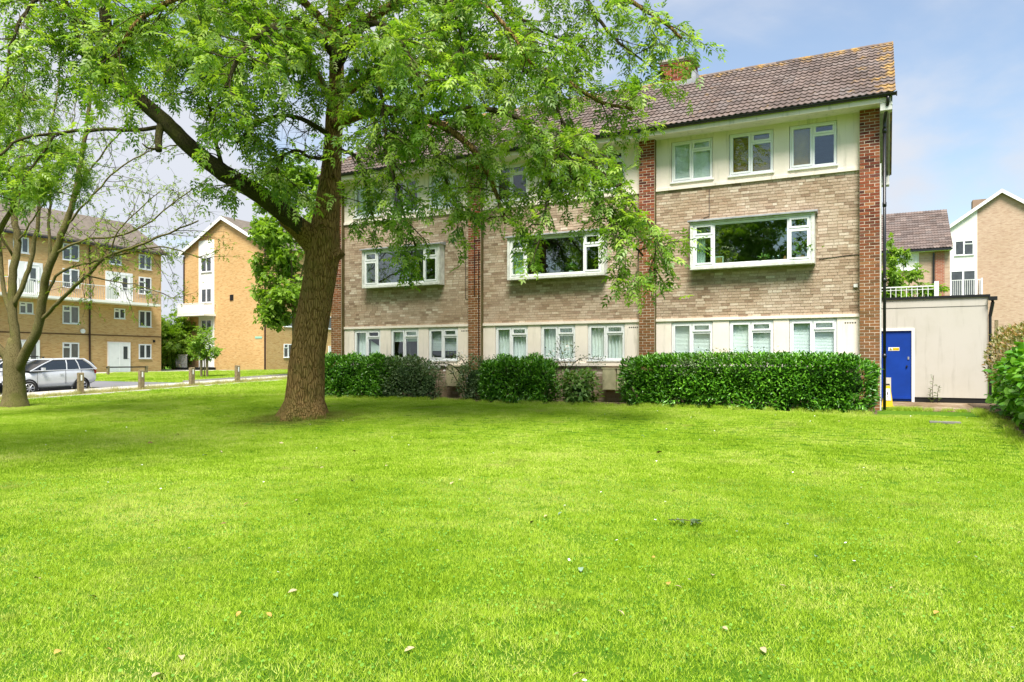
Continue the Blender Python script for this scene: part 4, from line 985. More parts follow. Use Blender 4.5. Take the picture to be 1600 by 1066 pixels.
# ------------------------------------------------------------------ vehicles (front toward local -y; x across)
def vehicle(name, label, cat, loc, rotz, L, Wd, Hh, paint, style='mpv', group=None):
    t = thing(name, label, cat, (0, 0, 0), group)
    # side profile: station y (0 front .. L rear), hood/belt heights, roof height, widths
    if style == 'mpv': prof = [(0, .42, .62, .42), (.10, .30, .74, .62), (.45, .22, .86, .80), (.95, .20, .97, .92), (1.35, .20, 1.05, .97), (1.95, .20, 1.08, 1), (2.6, .20, 1.09, 1), (3.2, .22, 1.10, .99), (3.6, .30, 1.08, .94), (L, .42, .95, .82)]
    else: prof = [(0, .42, .58, .55), (.1, .28, .68, .78), (.5, .22, .80, .9), (1.1, .2, .92, .97), (1.5, .2, .98, 1), (2.4, .2, 1.0, 1), (3.3, .2, 1.0, 1), (4.0, .26, .98, .97), (L, .42, .9, .88)]
    sc = L / prof[-1][0] if prof[-1][0] else 1
    hw = Wd / 2; V = []; k = 9
    for (y, zb, zt, w) in prof:
        w *= hw; zc = zb
        ring = [(-w * .80, zc), (-w * .97, zc + .12), (-w, zc + (zt - zc) * .5), (-w * .97, zt - .06), (-w * .86, zt), (0, zt + .03), (w * .86, zt), (w * .97, zt - .06), (w, zc + (zt - zc) * .5), (w * .97, zc + .12), (w * .80, zc)]
        V += [(a, y, z) for a, z in ring]
    n = 11; F = []
    for i in range(len(prof) - 1):
        for j in range(n - 1): F.append((i * n + j, i * n + j + 1, (i + 1) * n + j + 1, (i + 1) * n + j))
        F.append((i * n + n - 1, i * n, (i + 1) * n, (i + 1) * n + n - 1))
    F += [tuple(range(n)), tuple(range((len(prof) - 1) * n, len(prof) * n))[::-1]]
    body = MB().add(np.array(V), F).build('body', paint, t, smooth=True)
    sub = body.modifiers.new('s', 'SUBSURF'); sub.levels = sub.render_levels = 1
    # cabin: glazed upper part
    A = (.80, 1.85, 3.15, L - .04) if style == 'mpv' else (1.35, 2.15, 3.7, L - .15)
    zb = 1.02 if style == 'mpv' else .95
    def cab(shrink, dz, y_in=0.0):
        rows = []
        for z, w, ya, yb in ((zb, hw * .93, A[0], A[3]), (zb + (Hh - zb) * .55, hw * .86, A[0] + (A[1] - A[0]) * .60, A[3] - .12), (Hh - .05, hw * .74, A[1], A[3] - (.52 if style == 'mpv' else .32))):
            rows.append([(x * (w - shrink), y, z + dz) for x, y in ((-1, ya), (1, ya), (1, yb), (-1, yb))])
        return rows
    rows = cab(0, 0); V = [p for r in rows for p in r]; F = []
    for i in range(2):
        for j in range(4): F.append((i * 4 + j, i * 4 + (j + 1) % 4, (i + 1) * 4 + (j + 1) % 4, (i + 1) * 4 + j))
    MB().add(np.array(V), F).build('cabin_glass', carglass, t)
    RI = .50 if style == 'mpv' else .30; rf = MB(); z = Hh - .05; w = hw * .75
    rf.add([(-w, A[1] - .02, z), (w, A[1] - .02, z), (w, A[3] - RI, z), (-w, A[3] - RI, z), (-w * .8, A[1] + .28, z + .065), (w * .8, A[1] + .28, z + .065), (w * .8, A[3] - RI - .3, z + .055), (-w * .8, A[3] - RI - .3, z + .055)],
           [(3, 2, 1, 0), (4, 5, 6, 7), (0, 1, 5, 4), (1, 2, 6, 5), (2, 3, 7, 6), (3, 0, 4, 7)]); rf.build('roof', paint, t)
    for s in (-1, 1):
        pb = MB()
        def pil(y0, y1, wd, r=.022):
            a = np.array((s * hw * .935, y0, zb - .01)); c = np.array((s * hw * .868, y0 + (y1 - y0) * .55, zb + (Hh - zb) * .55)); d = np.array((s * hw * .75, y1, Hh - .04)); pb.tube([a, c, d], wd, 6)
        pil(A[0], A[1], .024); pil((A[0] + A[3]) / 2 + .1, (A[0] + A[3]) / 2 + .15, .022); pil(A[3] - .78, A[3] - .9, .022); pil(A[3] - .02, A[3] - RI - .02, .055)
        pb.tube([(s * hw * .755, A[1], Hh - .04), (s * hw * .755, A[3] - RI - .02, Hh - .04)], .028, 6)
        pb.tube([(s * hw * .94, A[0], zb), (s * hw * .945, A[3], zb)], .018, 6)
        pb.build('window_pillar', paint, t)
        mr = MB().box(s * hw * 1.0 - (.0 if s > 0 else .16), s * hw + (.16 if s > 0 else 0), A[0] + .42, A[0] + .52, zb + .0, zb + .13).build('wing_mirror', paint, t)
        for y0 in (.72, L - .78):
            wh = MB().disc((s * (hw - .20), y0, .30), (s, 0, 0), .30, .30, .20, 24).build('wheel', simple('tyre_rubber', (.015, .015, .016), .8) if 'tyre_rubber' not in MATS and False else blackp, t)
            rb = MB().disc((s * (hw + .001), y0, .30), (s, 0, 0), .20, .19, .006, 20)
            rb.build('rim', darkgap, wh)
            sp = MB()
            for q in range(7):
                a = q * 2 * math.pi / 7; c, s_ = math.cos(a), math.sin(a)
                sp.tube([(s * (hw + .012), y0, .30), (s * (hw + .012), y0 + .19 * c, .30 + .19 * s_)], [.03, .022], 5)
            th = np.linspace(0, 2 * math.pi, 21); sp.tube([(s * (hw + .008), y0 + .20 * math.cos(a), .30 + .20 * math.sin(a)) for a in th], .014, 5, False)
            sp.build('spoke', MATS['alloy'], wh)
            ar = MB(); th = np.linspace(-.3, math.pi + .3, 14); ar.tube([(s * (hw - .015), y0 + .345 * math.cos(a), .31 + .345 * math.sin(a)) for a in th], .035, 6); ar.build('wheel_arch', darkgap, t)
        MB().add([(s * hw * .45, .12, .66), (s * hw * .80, .22, .68), (s * hw * .86, .42, .80), (s * hw * .55, .28, .78), (s * hw * .45, .05, .60), (s * hw * .84, .16, .62), (s * hw * .92, .42, .74), (s * hw * .5, .09, .7)], [(0, 1, 2, 3), (4, 5, 6, 7), (4, 5, 1, 0), (5, 6, 2, 1), (7, 4, 0, 3), (6, 7, 3, 2)]).build('headlight', MATS['lamp_glass'], t)
        MB().box(s * hw * .80 - .05, s * hw * .80 + .05, L - .10, L - .0, .82, 1.1).build('tail_light', MATS['tail_red'], t)
        dl = MB(); x_ = s * (hw + .003)
        for y in ((A[0] + .25), (A[0] + A[3]) / 2, A[3] - .75): dl.box(x_ - .006, x_ + .002, y, y + .012, .42, 1.0)
        dl.build('door_seam', darkgap, t)
        for y in ((A[0] + A[3]) / 2 - .25, A[3] - 1.0): MB().box(x_ - .01, x_ + .02, y, y + .16, .84, .87).build('door_handle', paint, t)
        MB().box(s * hw * .94 - .02, s * hw * .94 + .02, 1.15, L - 1.25, .16, .28).build('sill_trim', darkgap, t)
    MB().box(-.26, .26, .035, .07, .40, .51).build('number_plate', white_m, t)
    MB().box(-.26, .26, L - .0, L + .03, .52, .63).build('number_plate', yellow_m, t)
    MB().box(-hw * .55, hw * .55, .04, .09, .22, .34).box(-hw * .4, hw * .4, .06, .10, .54, .60).build('grille', darkgap, t)
    t.location = loc; t.rotation_euler = (0, 0, rotz); return t
simple('alloy', (.55, .55, .56), .35, metal=.8); simple('lamp_glass', (.7, .72, .75), .1, spec=.8); simple('tail_red', (.35, .01, .01), .25, spec=.6)
silver = simple('silver_paint', (.60, .62, .65), .30, metal=.2, var=.04, coat=.8)
whitep = simple('white_car_paint', (.72, .73, .74), .25, spec=.5, var=.03, coat=.8)
darkpaint = simple('charcoal_car_paint', (.03, .035, .04), .25, metal=.3, coat=.8)
def carz(x, y): return gz(x, y)
c = vehicle('parked_car', 'silver compact hatchback parked behind the first timber post', 'car', (-32.65, 17.2, .0), R(2), 3.8, 1.68, 1.52, silver, 'mpv', 'cars parked by the left block')
c.rotation_euler = (R(1.4), 0, R(2))
c = vehicle('parked_car', 'white estate car with roof rack mostly hidden beyond the silver hatchback', 'car', (-37.2, 17.4, .05), R(2), 4.5, 1.78, 1.50, whitep, 'estate', 'cars parked by the left block')
for s in (-1, 1): MB().box(s * .6 - .02, s * .6 + .02, 2.3, 4.0, 1.60, 1.63).box(s * .6 - .02, s * .6 + .02, 2.3, 2.36, 1.5, 1.6).box(s * .6 - .02, s * .6 + .02, 3.9, 3.96, 1.5, 1.6).build('roof_rail', blackp, c)
MB().box(-.66, .66, 2.6, 2.66, 1.63, 1.66).box(-.66, .66, 3.6, 3.66, 1.63, 1.66).build('roof_bar', blackp, c)
c = vehicle('parked_car', 'grey car with its headlight just left of the multi stemmed trunk', 'car', (-31.0, 15.75, .0), R(88), 4.3, 1.76, 1.46, silver, 'estate', 'cars parked by the left block')
c = vehicle('parked_car', 'pale blue white car at the far left edge behind the grey car', 'car', (-36.0, 12.2, .0), R(-170), 4.4, 1.8, 1.75, whitep, 'estate', 'cars parked by the left block')
c = vehicle('parked_car', 'dark car with a yellow rear plate glimpsed between outbuilding and right shrub', 'car', (4.3, 25.0, .3), R(180), 4.2, 1.75, 1.5, darkpaint, 'estate')
# ------------------------------------------------------------------ ground, lawn, road, paving
gm = NB('grass_ground')
_a = gm.noise(0.5, 5, 0.6); _b = gm.noise(30, 6, 0.7)
gm.color(gm.mixc(gm.rng(_b, .35, .65), gm.ramp(_a, [(0.3, (0.06, 0.14, 0.008)), (0.55, (0.10, 0.20, 0.012)), (0.75, (0.16, 0.22, 0.03))]), (0.6, 0.75, 0.5), 'MULTIPLY'))
gm.setp(0.95, 0, 0.1); gm.bump(_b, 0.8, 0.03); gm = gm.m
def sheet(name, xs, ys, mat, lift=0.0, thick=0.0, skirt=0.25):
    xs = np.array(xs, float); ys = np.array(ys, float); X, Y = np.meshgrid(xs, ys, indexing='ij'); Z = ground(X, Y) + lift
    nx, ny = X.shape; V = np.stack([X, Y, Z], -1).reshape(-1, 3); i, j = np.meshgrid(np.arange(nx - 1), np.arange(ny - 1), indexing='ij')
    q = (i * ny + j).ravel(); F = [np.stack([q, q + ny, q + ny + 1, q + 1], 1)]
    if thick:
        per = [(i_, 0) for i_ in range(nx)] + [(nx - 1, j_) for j_ in range(1, ny)] + [(i_, ny - 1) for i_ in range(nx - 2, -1, -1)] + [(0, j_) for j_ in range(ny - 2, 0, -1)]
        idx = np.array([a * ny + b for a, b in per]); low = V[idx].copy(); low[:, 2] -= thick; b0 = len(V); V = np.concatenate([V, low]); k = np.arange(len(idx)); k2 = (k + 1) % len(idx)
        F.append(np.stack([idx[k2], idx[k], b0 + k, b0 + k2], 1))
    me = bigmesh(name, V, F, np.zeros(len(V)), mat, smooth=not thick); o = ob(name, me); return tag(o, kind='structure')
def lin(a, b, s): return np.linspace(a, b, max(2, int(round((b - a) / s)) + 1))
gx = np.concatenate([[-900, -500, -300, -200, -130], lin(-100, -46, 3), lin(-45, 8, .5), lin(10, 60, 5), [90, 150, 300, 500, 900]])
gy = np.concatenate([[-500, -200, -80, -40, -20, -10], lin(-5, 46, .5), lin(50, 110, 6), [150, 250, 500, 1200]])
sheet('ground', gx, gy, gm)
sheet('road', lin(-36.5, -30.6, .7), lin(-10, 25.2, 1.0), asphalt, 0.012)
sheet('road', lin(-70, -36.5, 1.5), lin(21.0, 25.2, 1.0), asphalt, 0.012)
sheet('path', lin(-50.6, -47.8, .7), lin(0, 44, 1.0), concrete, 0.03, .06)
sheet('path', lin(-70, -36.6, 2), lin(41.6, 43.4, .6), concrete, 0.014)
sheet('path', lin(-28.25, -27.95, .3), lin(-10, 80, 1.0), concrete, 0.035, .06)
sheet('footpath', lin(-31.3, -29.35, .3), lin(-10, 80, 1.0), simple('pale_concrete', (.50, .47, .42), .9, var=.15, scale=2), 0.05, .06)
sheet('kerb', lin(-31.55, -31.31, .12), lin(25.2, 80, .9), kerb_m, 0.12, .16)
sheet('kerb', lin(-36.75, -36.5, .25), lin(-10, 20.9, .9), kerb_m, 0.10, .14)
sheet('paving', lin(-.05, 2.75, .4), lin(19.75, 23.6, .4), paving, 0.02, .03)
sheet('flower_bed', lin(2.05, 6.0, .3), lin(8, 23.0, .5), soil, 0.03, .05)
sheet('planting_bed', lin(-16.6, -.1, .3), lin(18.2, 19.7, .3), soil, 0.02, .03)
sheet('verge_soil', lin(-29.3, -28.3, .3), lin(-10, 60, 1.0), simple('straw_verge', (.30, .27, .13), .95, var=.4, scale=6, bump=.5), 0.02, .0)
o = MB().box(-.26, .26, -.13, .13, 0, .03).build('drain_cover', kerb_m, None, (1.08, 16.27, gz(1.08, 16.27) + .01)); tag(o, 'small rectangular concrete drain cover set in the lawn near the blue door', 'drain cover')
# lawn grass
gr = NB('lawn_blade')
_r = gr.rnd(); _l = gr.noise(0.35, 6, 0.7); _m = gr.noise(2.6, 4, 0.6)
f = gr.math('ADD', gr.math('MULTIPLY_ADD', _l, .95, -.16), gr.math('ADD', gr.math('MULTIPLY', _m, .34), gr.math('MULTIPLY', _r, .30)))
c = gr.ramp(f, [(0.36, (0.15, 0.28, 0.008)), (0.50, (0.28, 0.45, 0.016)), (0.68, (0.43, 0.60, 0.040)), (0.86, (0.64, 0.68, 0.18))])
dry = gr.rng(gr.noise(0.9, 5, 0.7), 0.56, 0.72, 0, 0.45); c = gr.mixc(dry, c, (0.42, 0.40, 0.12))
vd = gr.n('ShaderNodeVectorMath', operation='DISTANCE'); gr.l(gr.pos(), vd.inputs[0]); vd.inputs[1].default_value = (TREE.x, TREE.y, .15)
worn = gr.rng(gr.math('MULTIPLY_ADD', gr.noise(1.6, 5, .7), -2.4, vd.outputs['Value']), -0.75, 0.9, 0.8, 0.0)
c = gr.mixc(worn, c, gr.ramp(_r, [(0.2, (0.13, 0.15, 0.02)), (0.8, (0.26, 0.22, 0.06))]))
gr.color(c); gr.setp(0.6, 0, 0.25)
t_ = gr.n('ShaderNodeBsdfTranslucent'); gr.l(c, t_.inputs[0]); m_ = gr.n('ShaderNodeMixShader'); m_.inputs[0].default_value = .35
gr.l(gr.p.outputs[0], m_.inputs[1]); gr.l(t_.outputs[0], m_.inputs[2]); gr.l(m_.outputs[0], gr.out.inputs['Surface']); gr = gr.m
straw = foliage_mat('straw_grass', [(0.2, (0.20, 0.24, 0.04)), (0.5, (0.38, 0.38, 0.12)), (0.9, (0.55, 0.48, 0.25))], .3)
cloverm = foliage_mat('clover_leaf', [(0.2, (0.08, 0.20, 0.02)), (0.8, (0.17, 0.36, 0.04))], .2)
def patch(seed, n, size, h0, h1, w, mat, clover=0):
    rs = np.random.default_rng(seed); p = rs.uniform(-size / 2, size / 2, (n, 2)); a = rs.uniform(0, 2 * np.pi, n); h = rs.uniform(h0, h1, n) * (0.8 + .4 * np.sin(p[:, 0] * 9 + seed)) 
    d = np.stack([np.cos(a), np.sin(a)], 1); ln = rs.uniform(.15, 1.0, n)[:, None]; b = rs.uniform(0, 2 * np.pi, n); s = np.stack([np.cos(b), np.sin(b)], 1) * w / 2
    V = np.zeros((n, 4, 3)); V[:, 0, :2] = p - s; V[:, 1, :2] = p + s; V[:, 2, :2] = p + d * ln * h[:, None] + s * .25; V[:, 3, :2] = p + d * ln * h[:, None] - s * .25; V[:, 2, 2] = V[:, 3, 2] = h * (1.15 - .5 * ln[:, 0])
    r = np.repeat(rs.random(n), 4); V = V.reshape(-1, 3)
    if clover:
        q = rs.uniform(-size / 2, size / 2, (clover, 2)); k = 6; th = np.arange(k) * 2 * np.pi / k; rr = rs.uniform(.005, .009, clover)[:, None]
        C = np.zeros((clover, k, 3)); C[:, :, 0] = q[:, :1] + rr * np.cos(th); C[:, :, 1] = q[:, 1:] + rr * np.sin(th); C[:, :, 2] = rs.uniform(.016, .034, clover)[:, None] + rr * .5 * np.sin(th + rs.uniform(0, 6, clover)[:, None])
        F = [np.arange(4 * n).reshape(-1, 4), 4 * n + np.arange(clover * k).reshape(-1, k)]; V = np.concatenate([V, C.reshape(-1, 3)]); r = np.concatenate([r, np.repeat(rs.uniform(0, .15, clover), k)])
    else: F = [np.arange(4 * n).reshape(-1, 4)]
    me = bigmesh('grass_patch', V, F, r, [mat, cloverm], np.concatenate([np.full(len(q), i_) for i_, q in enumerate(F)])); return bpy.data.objects.new('grass_patch', me)
def instancer(name, pts, scl, patch_ob, label, cat='grass', seed=0):
    me = bpy.data.meshes.new(name); me.vertices.add(len(pts)); me.vertices.foreach_set('co', np.asarray(pts, np.float32).ravel())
    a = me.attributes.new('scl', 'FLOAT', 'POINT'); a.data.foreach_set('value', np.asarray(scl, np.float32)); me.update()
    o = tag(ob(name, me), label, cat, kind='stuff')
    ng = bpy.data.node_groups.new(name, 'GeometryNodeTree'); ng.interface.new_socket('Geometry', in_out='INPUT', socket_type='NodeSocketGeometry'); ng.interface.new_socket('Geometry', in_out='OUTPUT', socket_type='NodeSocketGeometry')
    N = ng.nodes.new; gi = N('NodeGroupInput'); go = N('NodeGroupOutput'); ip = N('GeometryNodeInstanceOnPoints'); oi = N('GeometryNodeObjectInfo'); oi.inputs['Object'].default_value = patch_ob; oi.inputs['As Instance'].default_value = True
    rv = N('FunctionNodeRandomValue'); rv.data_type = 'FLOAT_VECTOR'; rv.inputs[0].default_value = (0, 0, 0); rv.inputs[1].default_value = (0, 0, 6.283); rv.inputs['Seed'].default_value = seed
    na = N('GeometryNodeInputNamedAttribute'); na.data_type = 'FLOAT'; na.inputs['Name'].default_value = 'scl'
    mp_ = N('GeometryNodeMeshToPoints'); L = ng.links.new
    L(gi.outputs[0], mp_.inputs['Mesh']); L(mp_.outputs[0], ip.inputs['Points']); L(oi.outputs['Geometry'], ip.inputs['Instance']); L(rv.outputs[0], ip.inputs['Rotation']); L(na.outputs[0], ip.inputs['Scale']); L(ip.outputs[0], go.inputs[0])
    md = o.modifiers.new('scatter', 'NODES'); md.node_group = ng; return o
def pts_in(x0, x1, y0, y1, step, zmin, zmax, excl=None, lift=0.0, marg=1.2):
    X, Y = np.meshgrid(np.arange(x0, x1, step), np.arange(y0, y1, step)); X = X.ravel() + rng.uniform(-.2, .2, X.size) * step; Y = Y.ravel() + rng.uniform(-.2, .2, Y.size) * step
    X = np.clip(X, x0, x1); Y = np.clip(Y, y0, y1)
    zd = X * FW.x + Y * FW.y; lt = X * RT.x + Y * RT.y; k = (zd > zmin) & (zd < zmax) & (np.abs(lt) < zd * .72 + marg)
    if excl is not None: k &= ~excl(X, Y)
    X, Y = X[k], Y[k]; return np.stack([X, Y, ground(X, Y) + lift], 1)
lawnx = lambda X, Y: ((Y > 18.0) & (X > -16.7)) | (X > 1.9) | ((np.hypot(X - TREE.x, Y - TREE.y) < .55)) | ((X > -.2) & (Y > 19.55))
A = pts_in(-27.7, 1.85, 1.5, 60, .36, 2.0, 9, lawnx); vr = [patch(1, 1700, .5, .016, .030, .0042, gr, 24), patch(2, 1900, .5, .015, .032, .0042, gr, 48), patch(3, 1800, .5, .018, .036, .0045, gr, 10)]
pick = rng.integers(0, 3, len(A))
for k in range(3): instancer('lawn_grass', A[pick == k], rng.uniform(.85, 1.15, (pick == k).sum()), vr[k], 'short mown bright green lawn grass', seed=k)
Bp = pts_in(-27.7, 1.85, 3, 60, .28, 9, 24, lawnx); vb = [patch(5, 620, .40, .022, .042, .008, gr), patch(6, 620, .40, .020, .040, .009, gr)]
pick = rng.integers(0, 2, len(Bp))
for k in range(2): instancer('lawn_grass', Bp[pick == k], rng.uniform(.9, 1.2, (pick == k).sum()), vb[k], 'short mown bright green lawn grass', seed=k + 5)
Cp = pts_in(-27.7, -5, 8, 60, 1.0, 24, 60, lawnx); pc = patch(8, 1800, 1.25, .03, .06, .018, gr)
instancer('lawn_grass', Cp, rng.uniform(.9, 1.2, len(Cp)), pc, 'short mown bright green lawn grass', seed=9)
Dp = pts_in(-47.5, -31.9, 10, 80, 1.0, 24, 90, lambda X, Y: ((Y > 41.2) & (Y < 43.8)) | ((Y < 25.6) & (X > -36.8)) | ((Y > 20.5) & (Y < 25.7))); instancer('verge_grass', Dp, rng.uniform(1, 1.4, len(Dp)), pc, 'grass strip between the road and the yellow blocks', seed=11)
Ep = pts_in(-29.3, -28.35, 8, 70, .35, 10, 70); ps = patch(12, 260, .5, .06, .20, .008, straw); instancer('rough_grass', Ep, rng.uniform(.7, 1.2, len(Ep)), ps, 'rough straw coloured grass along the row of timber posts', seed=12)
# longer tufts along the edges of the beds, the trunks and the walls
def along(a, b, n, jit):
    t = rng.random(n); p = np.outer(1 - t, a) + np.outer(t, b) + rng.normal(0, jit, (n, 2)); return np.column_stack([p, ground(p[:, 0], p[:, 1])])
tp = patch(14, 90, .16, .05, .12, .006, gr)
Q = np.concatenate([along((-16.5, 18.02), (-.1, 17.95), 200, .05), along((2.0, 8), (2.0, 19.8), 110, .06), along((-.05, 19.72), (2.0, 19.78), 40, .04),
                    np.column_stack([TREE.x + (_c := .62) * np.cos(_t := rng.uniform(0, 6.28, 60)), TREE.y + _c * np.sin(_t), ground(TREE.x + _c * np.cos(_t), TREE.y + _c * np.sin(_t))])])
instancer('edge_grass', Q, rng.uniform(.6, 1.2, len(Q)), tp, 'longer grass tufts along the edges of the lawn', seed=15)
# clutter on the lawn
def leafmesh(l, w, curl, mat, key):
    b = MB(); v = []; n = 5
    for i in range(n + 1):
        t = i / n; ww = w / 2 * math.sin(math.pi * min(.97, .06 + t * .94)) ; z = curl * math.sin(t * 3.0) * l + .002
        v += [(t * l - l / 2, -ww, z + .25 * ww), (t * l - l / 2, 0, z), (t * l - l / 2, ww, z + .35 * ww)]
    f = []
    for i in range(n): f += [(3 * i, 3 * i + 3, 3 * i + 4, 3 * i + 1), (3 * i + 1, 3 * i + 4, 3 * i + 5, 3 * i + 2)]
    b.add(np.array(v), f); o = b.build('fallen_leaf', mat, smooth=True); m = o.data; bpy.data.objects.remove(o); return m
fl_m = [leafmesh(.10, .05, .10, simple('pale_dry_leaf', (.42, .34, .20), .8, var=.2), 0), leafmesh(.08, .055, .15, simple('silver_green_leaf', (.20, .30, .21), .6, var=.2), 1), leafmesh(.11, .045, .2, simple('brown_dry_leaf', (.20, .12, .05), .9, var=.3), 2), leafmesh(.07, .05, .1, simple('yellow_leaf', (.45, .28, .07), .7, var=.2), 3)]
fl_lab = ['pale dry fallen leaf lying on the lawn', 'silvery green fallen leaf lying on the lawn', 'curled brown fallen leaf lying on the lawn', 'yellow fallen leaf lying on the lawn']
spots = [(908, 888, 1, 1.3), (1228, 818, 1, 1.3), (525, 928, 1, 1.2), (350, 818, 2, 1.1), (465, 780, 0, 1.2), (551, 751, 0, 1.4), (245, 813, 0, 1.2), (1045, 910, 3, 1.2), (1113, 897, 0, 1.3), (1225, 915, 0, 1.2), (1275, 868, 1, 1),
         (1132, 980, 0, 1), (1193, 1013, 0, 1.1), (1463, 955, 3, 1.1), (905, 1052, 0, 1.4), (247, 1053, 0, 1.4), (283, 1025, 0, 1.2), (90, 1016, 3, 1.1), (168, 1012, 3, 1), (58, 902, 0, 1.2), (145, 931, 0, 1.2), (875, 802, 1, 1.2), (832, 815, 0, 1.4),
         (385, 787, 2, 1), (440, 692, 0, 1.5), (320, 711, 1, 1.8), (345, 705, 0, 1.3), (235, 692, 2, 1.6), (277, 679, 2, 1.4), (553, 705, 2, 1.3), (503, 730, 0, 1.1), (603, 727, 0, 1), (457, 922, 0, 1.1), (373, 957, 3, 1), (420, 958, 3, 1), (1030, 708, 2, 2.2), (1004, 681, 1, 1.5), (1052, 767, 0, 1.2),
         (1207, 720, 0, 1.2), (1312, 658, 0, 1.3), (706, 754, 0, 1.2), (672, 674, 2, 1.5), (484, 802, 1, 1), (970, 955, 0, .9), (1060, 915, 0, .9), (1500, 846, 0, .8), (853, 805, 0, 1), (1021, 869, 3, .9), (640, 1012, 0, 1.0), (718, 845, 0, 1), (1395, 917, 0, .9)]
LV = []
for (u, v, k, s) in spots:
    h = 1.45; zd = h * FPX / (v - 563)
    for _ in range(4): p = P(u, v, zd); h = CAM_Z - gz(p.x, p.y) - .03; zd = h * FPX / (v - 563)
    p = P(u, v, zd); o = ob('fallen_leaf', fl_m[k], None, (p.x, p.y, gz(p.x, p.y) + .020), (float(rng.normal(0, .3)), float(rng.normal(0, .3)), float(rng.uniform(0, 6.3)))); o.scale = (s * .55,) * 3
    tag(o, fl_lab[k], 'fallen leaf', 'fallen leaves on the lawn'); LV.append((k, 0 if v > 860 else 1 if v > 745 else 2, u, o))
ordn = 'leftmost,second,third,fourth,fifth,sixth,seventh,eighth,ninth,tenth,eleventh,twelfth,thirteenth,fourteenth,fifteenth,sixteenth,seventeenth,eighteenth'.split(',')
kinds = ['pale dry fallen leaf', 'silvery green fallen leaf', 'curled brown fallen leaf', 'yellow fallen leaf']; row = ['on the near lawn', 'on the middle lawn', 'on the far lawn']
for k in range(4):
    for r_ in range(3):
        for i, q_ in enumerate(sorted([t for t in LV if t[0] == k and t[1] == r_], key=lambda t: t[2])): q_[3]['label'] = f'{kinds[k]} {row[r_]}, ' + ('leftmost of its kind there' if i == 0 else f'{ordn[i]} of its kind from the left')
ds = pts_in(-20, 1.8, 3, 18, .9, 3, 17, lawnx, .034); ds = ds[rng.random(len(ds)) < .35]; dd = MB()
for p in ds:
    if rng.random() < .6 or p[0] > -6: dd.disc(p + (0, 0, .006), (rng.normal(0, .3), rng.normal(0, .3), 1), .009, .011, .003, 7)
tag(dd.build('daisies', petal), 'tiny white daisies and petals scattered over the lawn', 'daisies', kind='stuff')
# broken ash sprig lying on the grass
t = thing('fallen_sprig', 'broken sprig of dark green leaves lying on the lawn right of centre', 'sprig', tuple(P(1068, 797, 6.6).xy) + (gz(*P(1068, 797, 6.6).xy) + .03,))
b = MB().tube([(-.14, 0, .01), (0, .02, .02), (.16, -.01, .01)], .004, 5)
n = 16; px = rng.uniform(-.13, .16, n); d = np.stack([rng.normal(.3, .3, n), np.where(np.arange(n) % 2, 1, -1) * 1.0, rng.uniform(0, .3, n)], 1)
ob('foliage', scatter('foliage', np.stack([px, np.zeros(n), np.full(n, .015)], 1), d, unit(n) * .3 + (0, 0, 1), rng.uniform(.8, 1.2, n), tmpl_quad(.09, .035), [duskyleaf, twig_m], b), t)
# litter and dead stems in the right bed
n = 420; p = np.column_stack([rng.uniform(2.05, 3.6, n), rng.uniform(9, 21, n)]); p = np.column_stack([p, ground(p[:, 0], p[:, 1]) + .05]); tag(ob('bed_litter', scatter('bed_litter', p, unit(n) * (1, 1, .15), unit(n) * .3 + (0, 0, 1), rng.uniform(.6, 1.5, n), tmpl_quad(.1, .04), simple('litter', (.30, .20, .09), .9, var=.5, scale=30))), 'dry leaf litter on the soil of the right flower bed', 'leaf litter', kind='stuff')

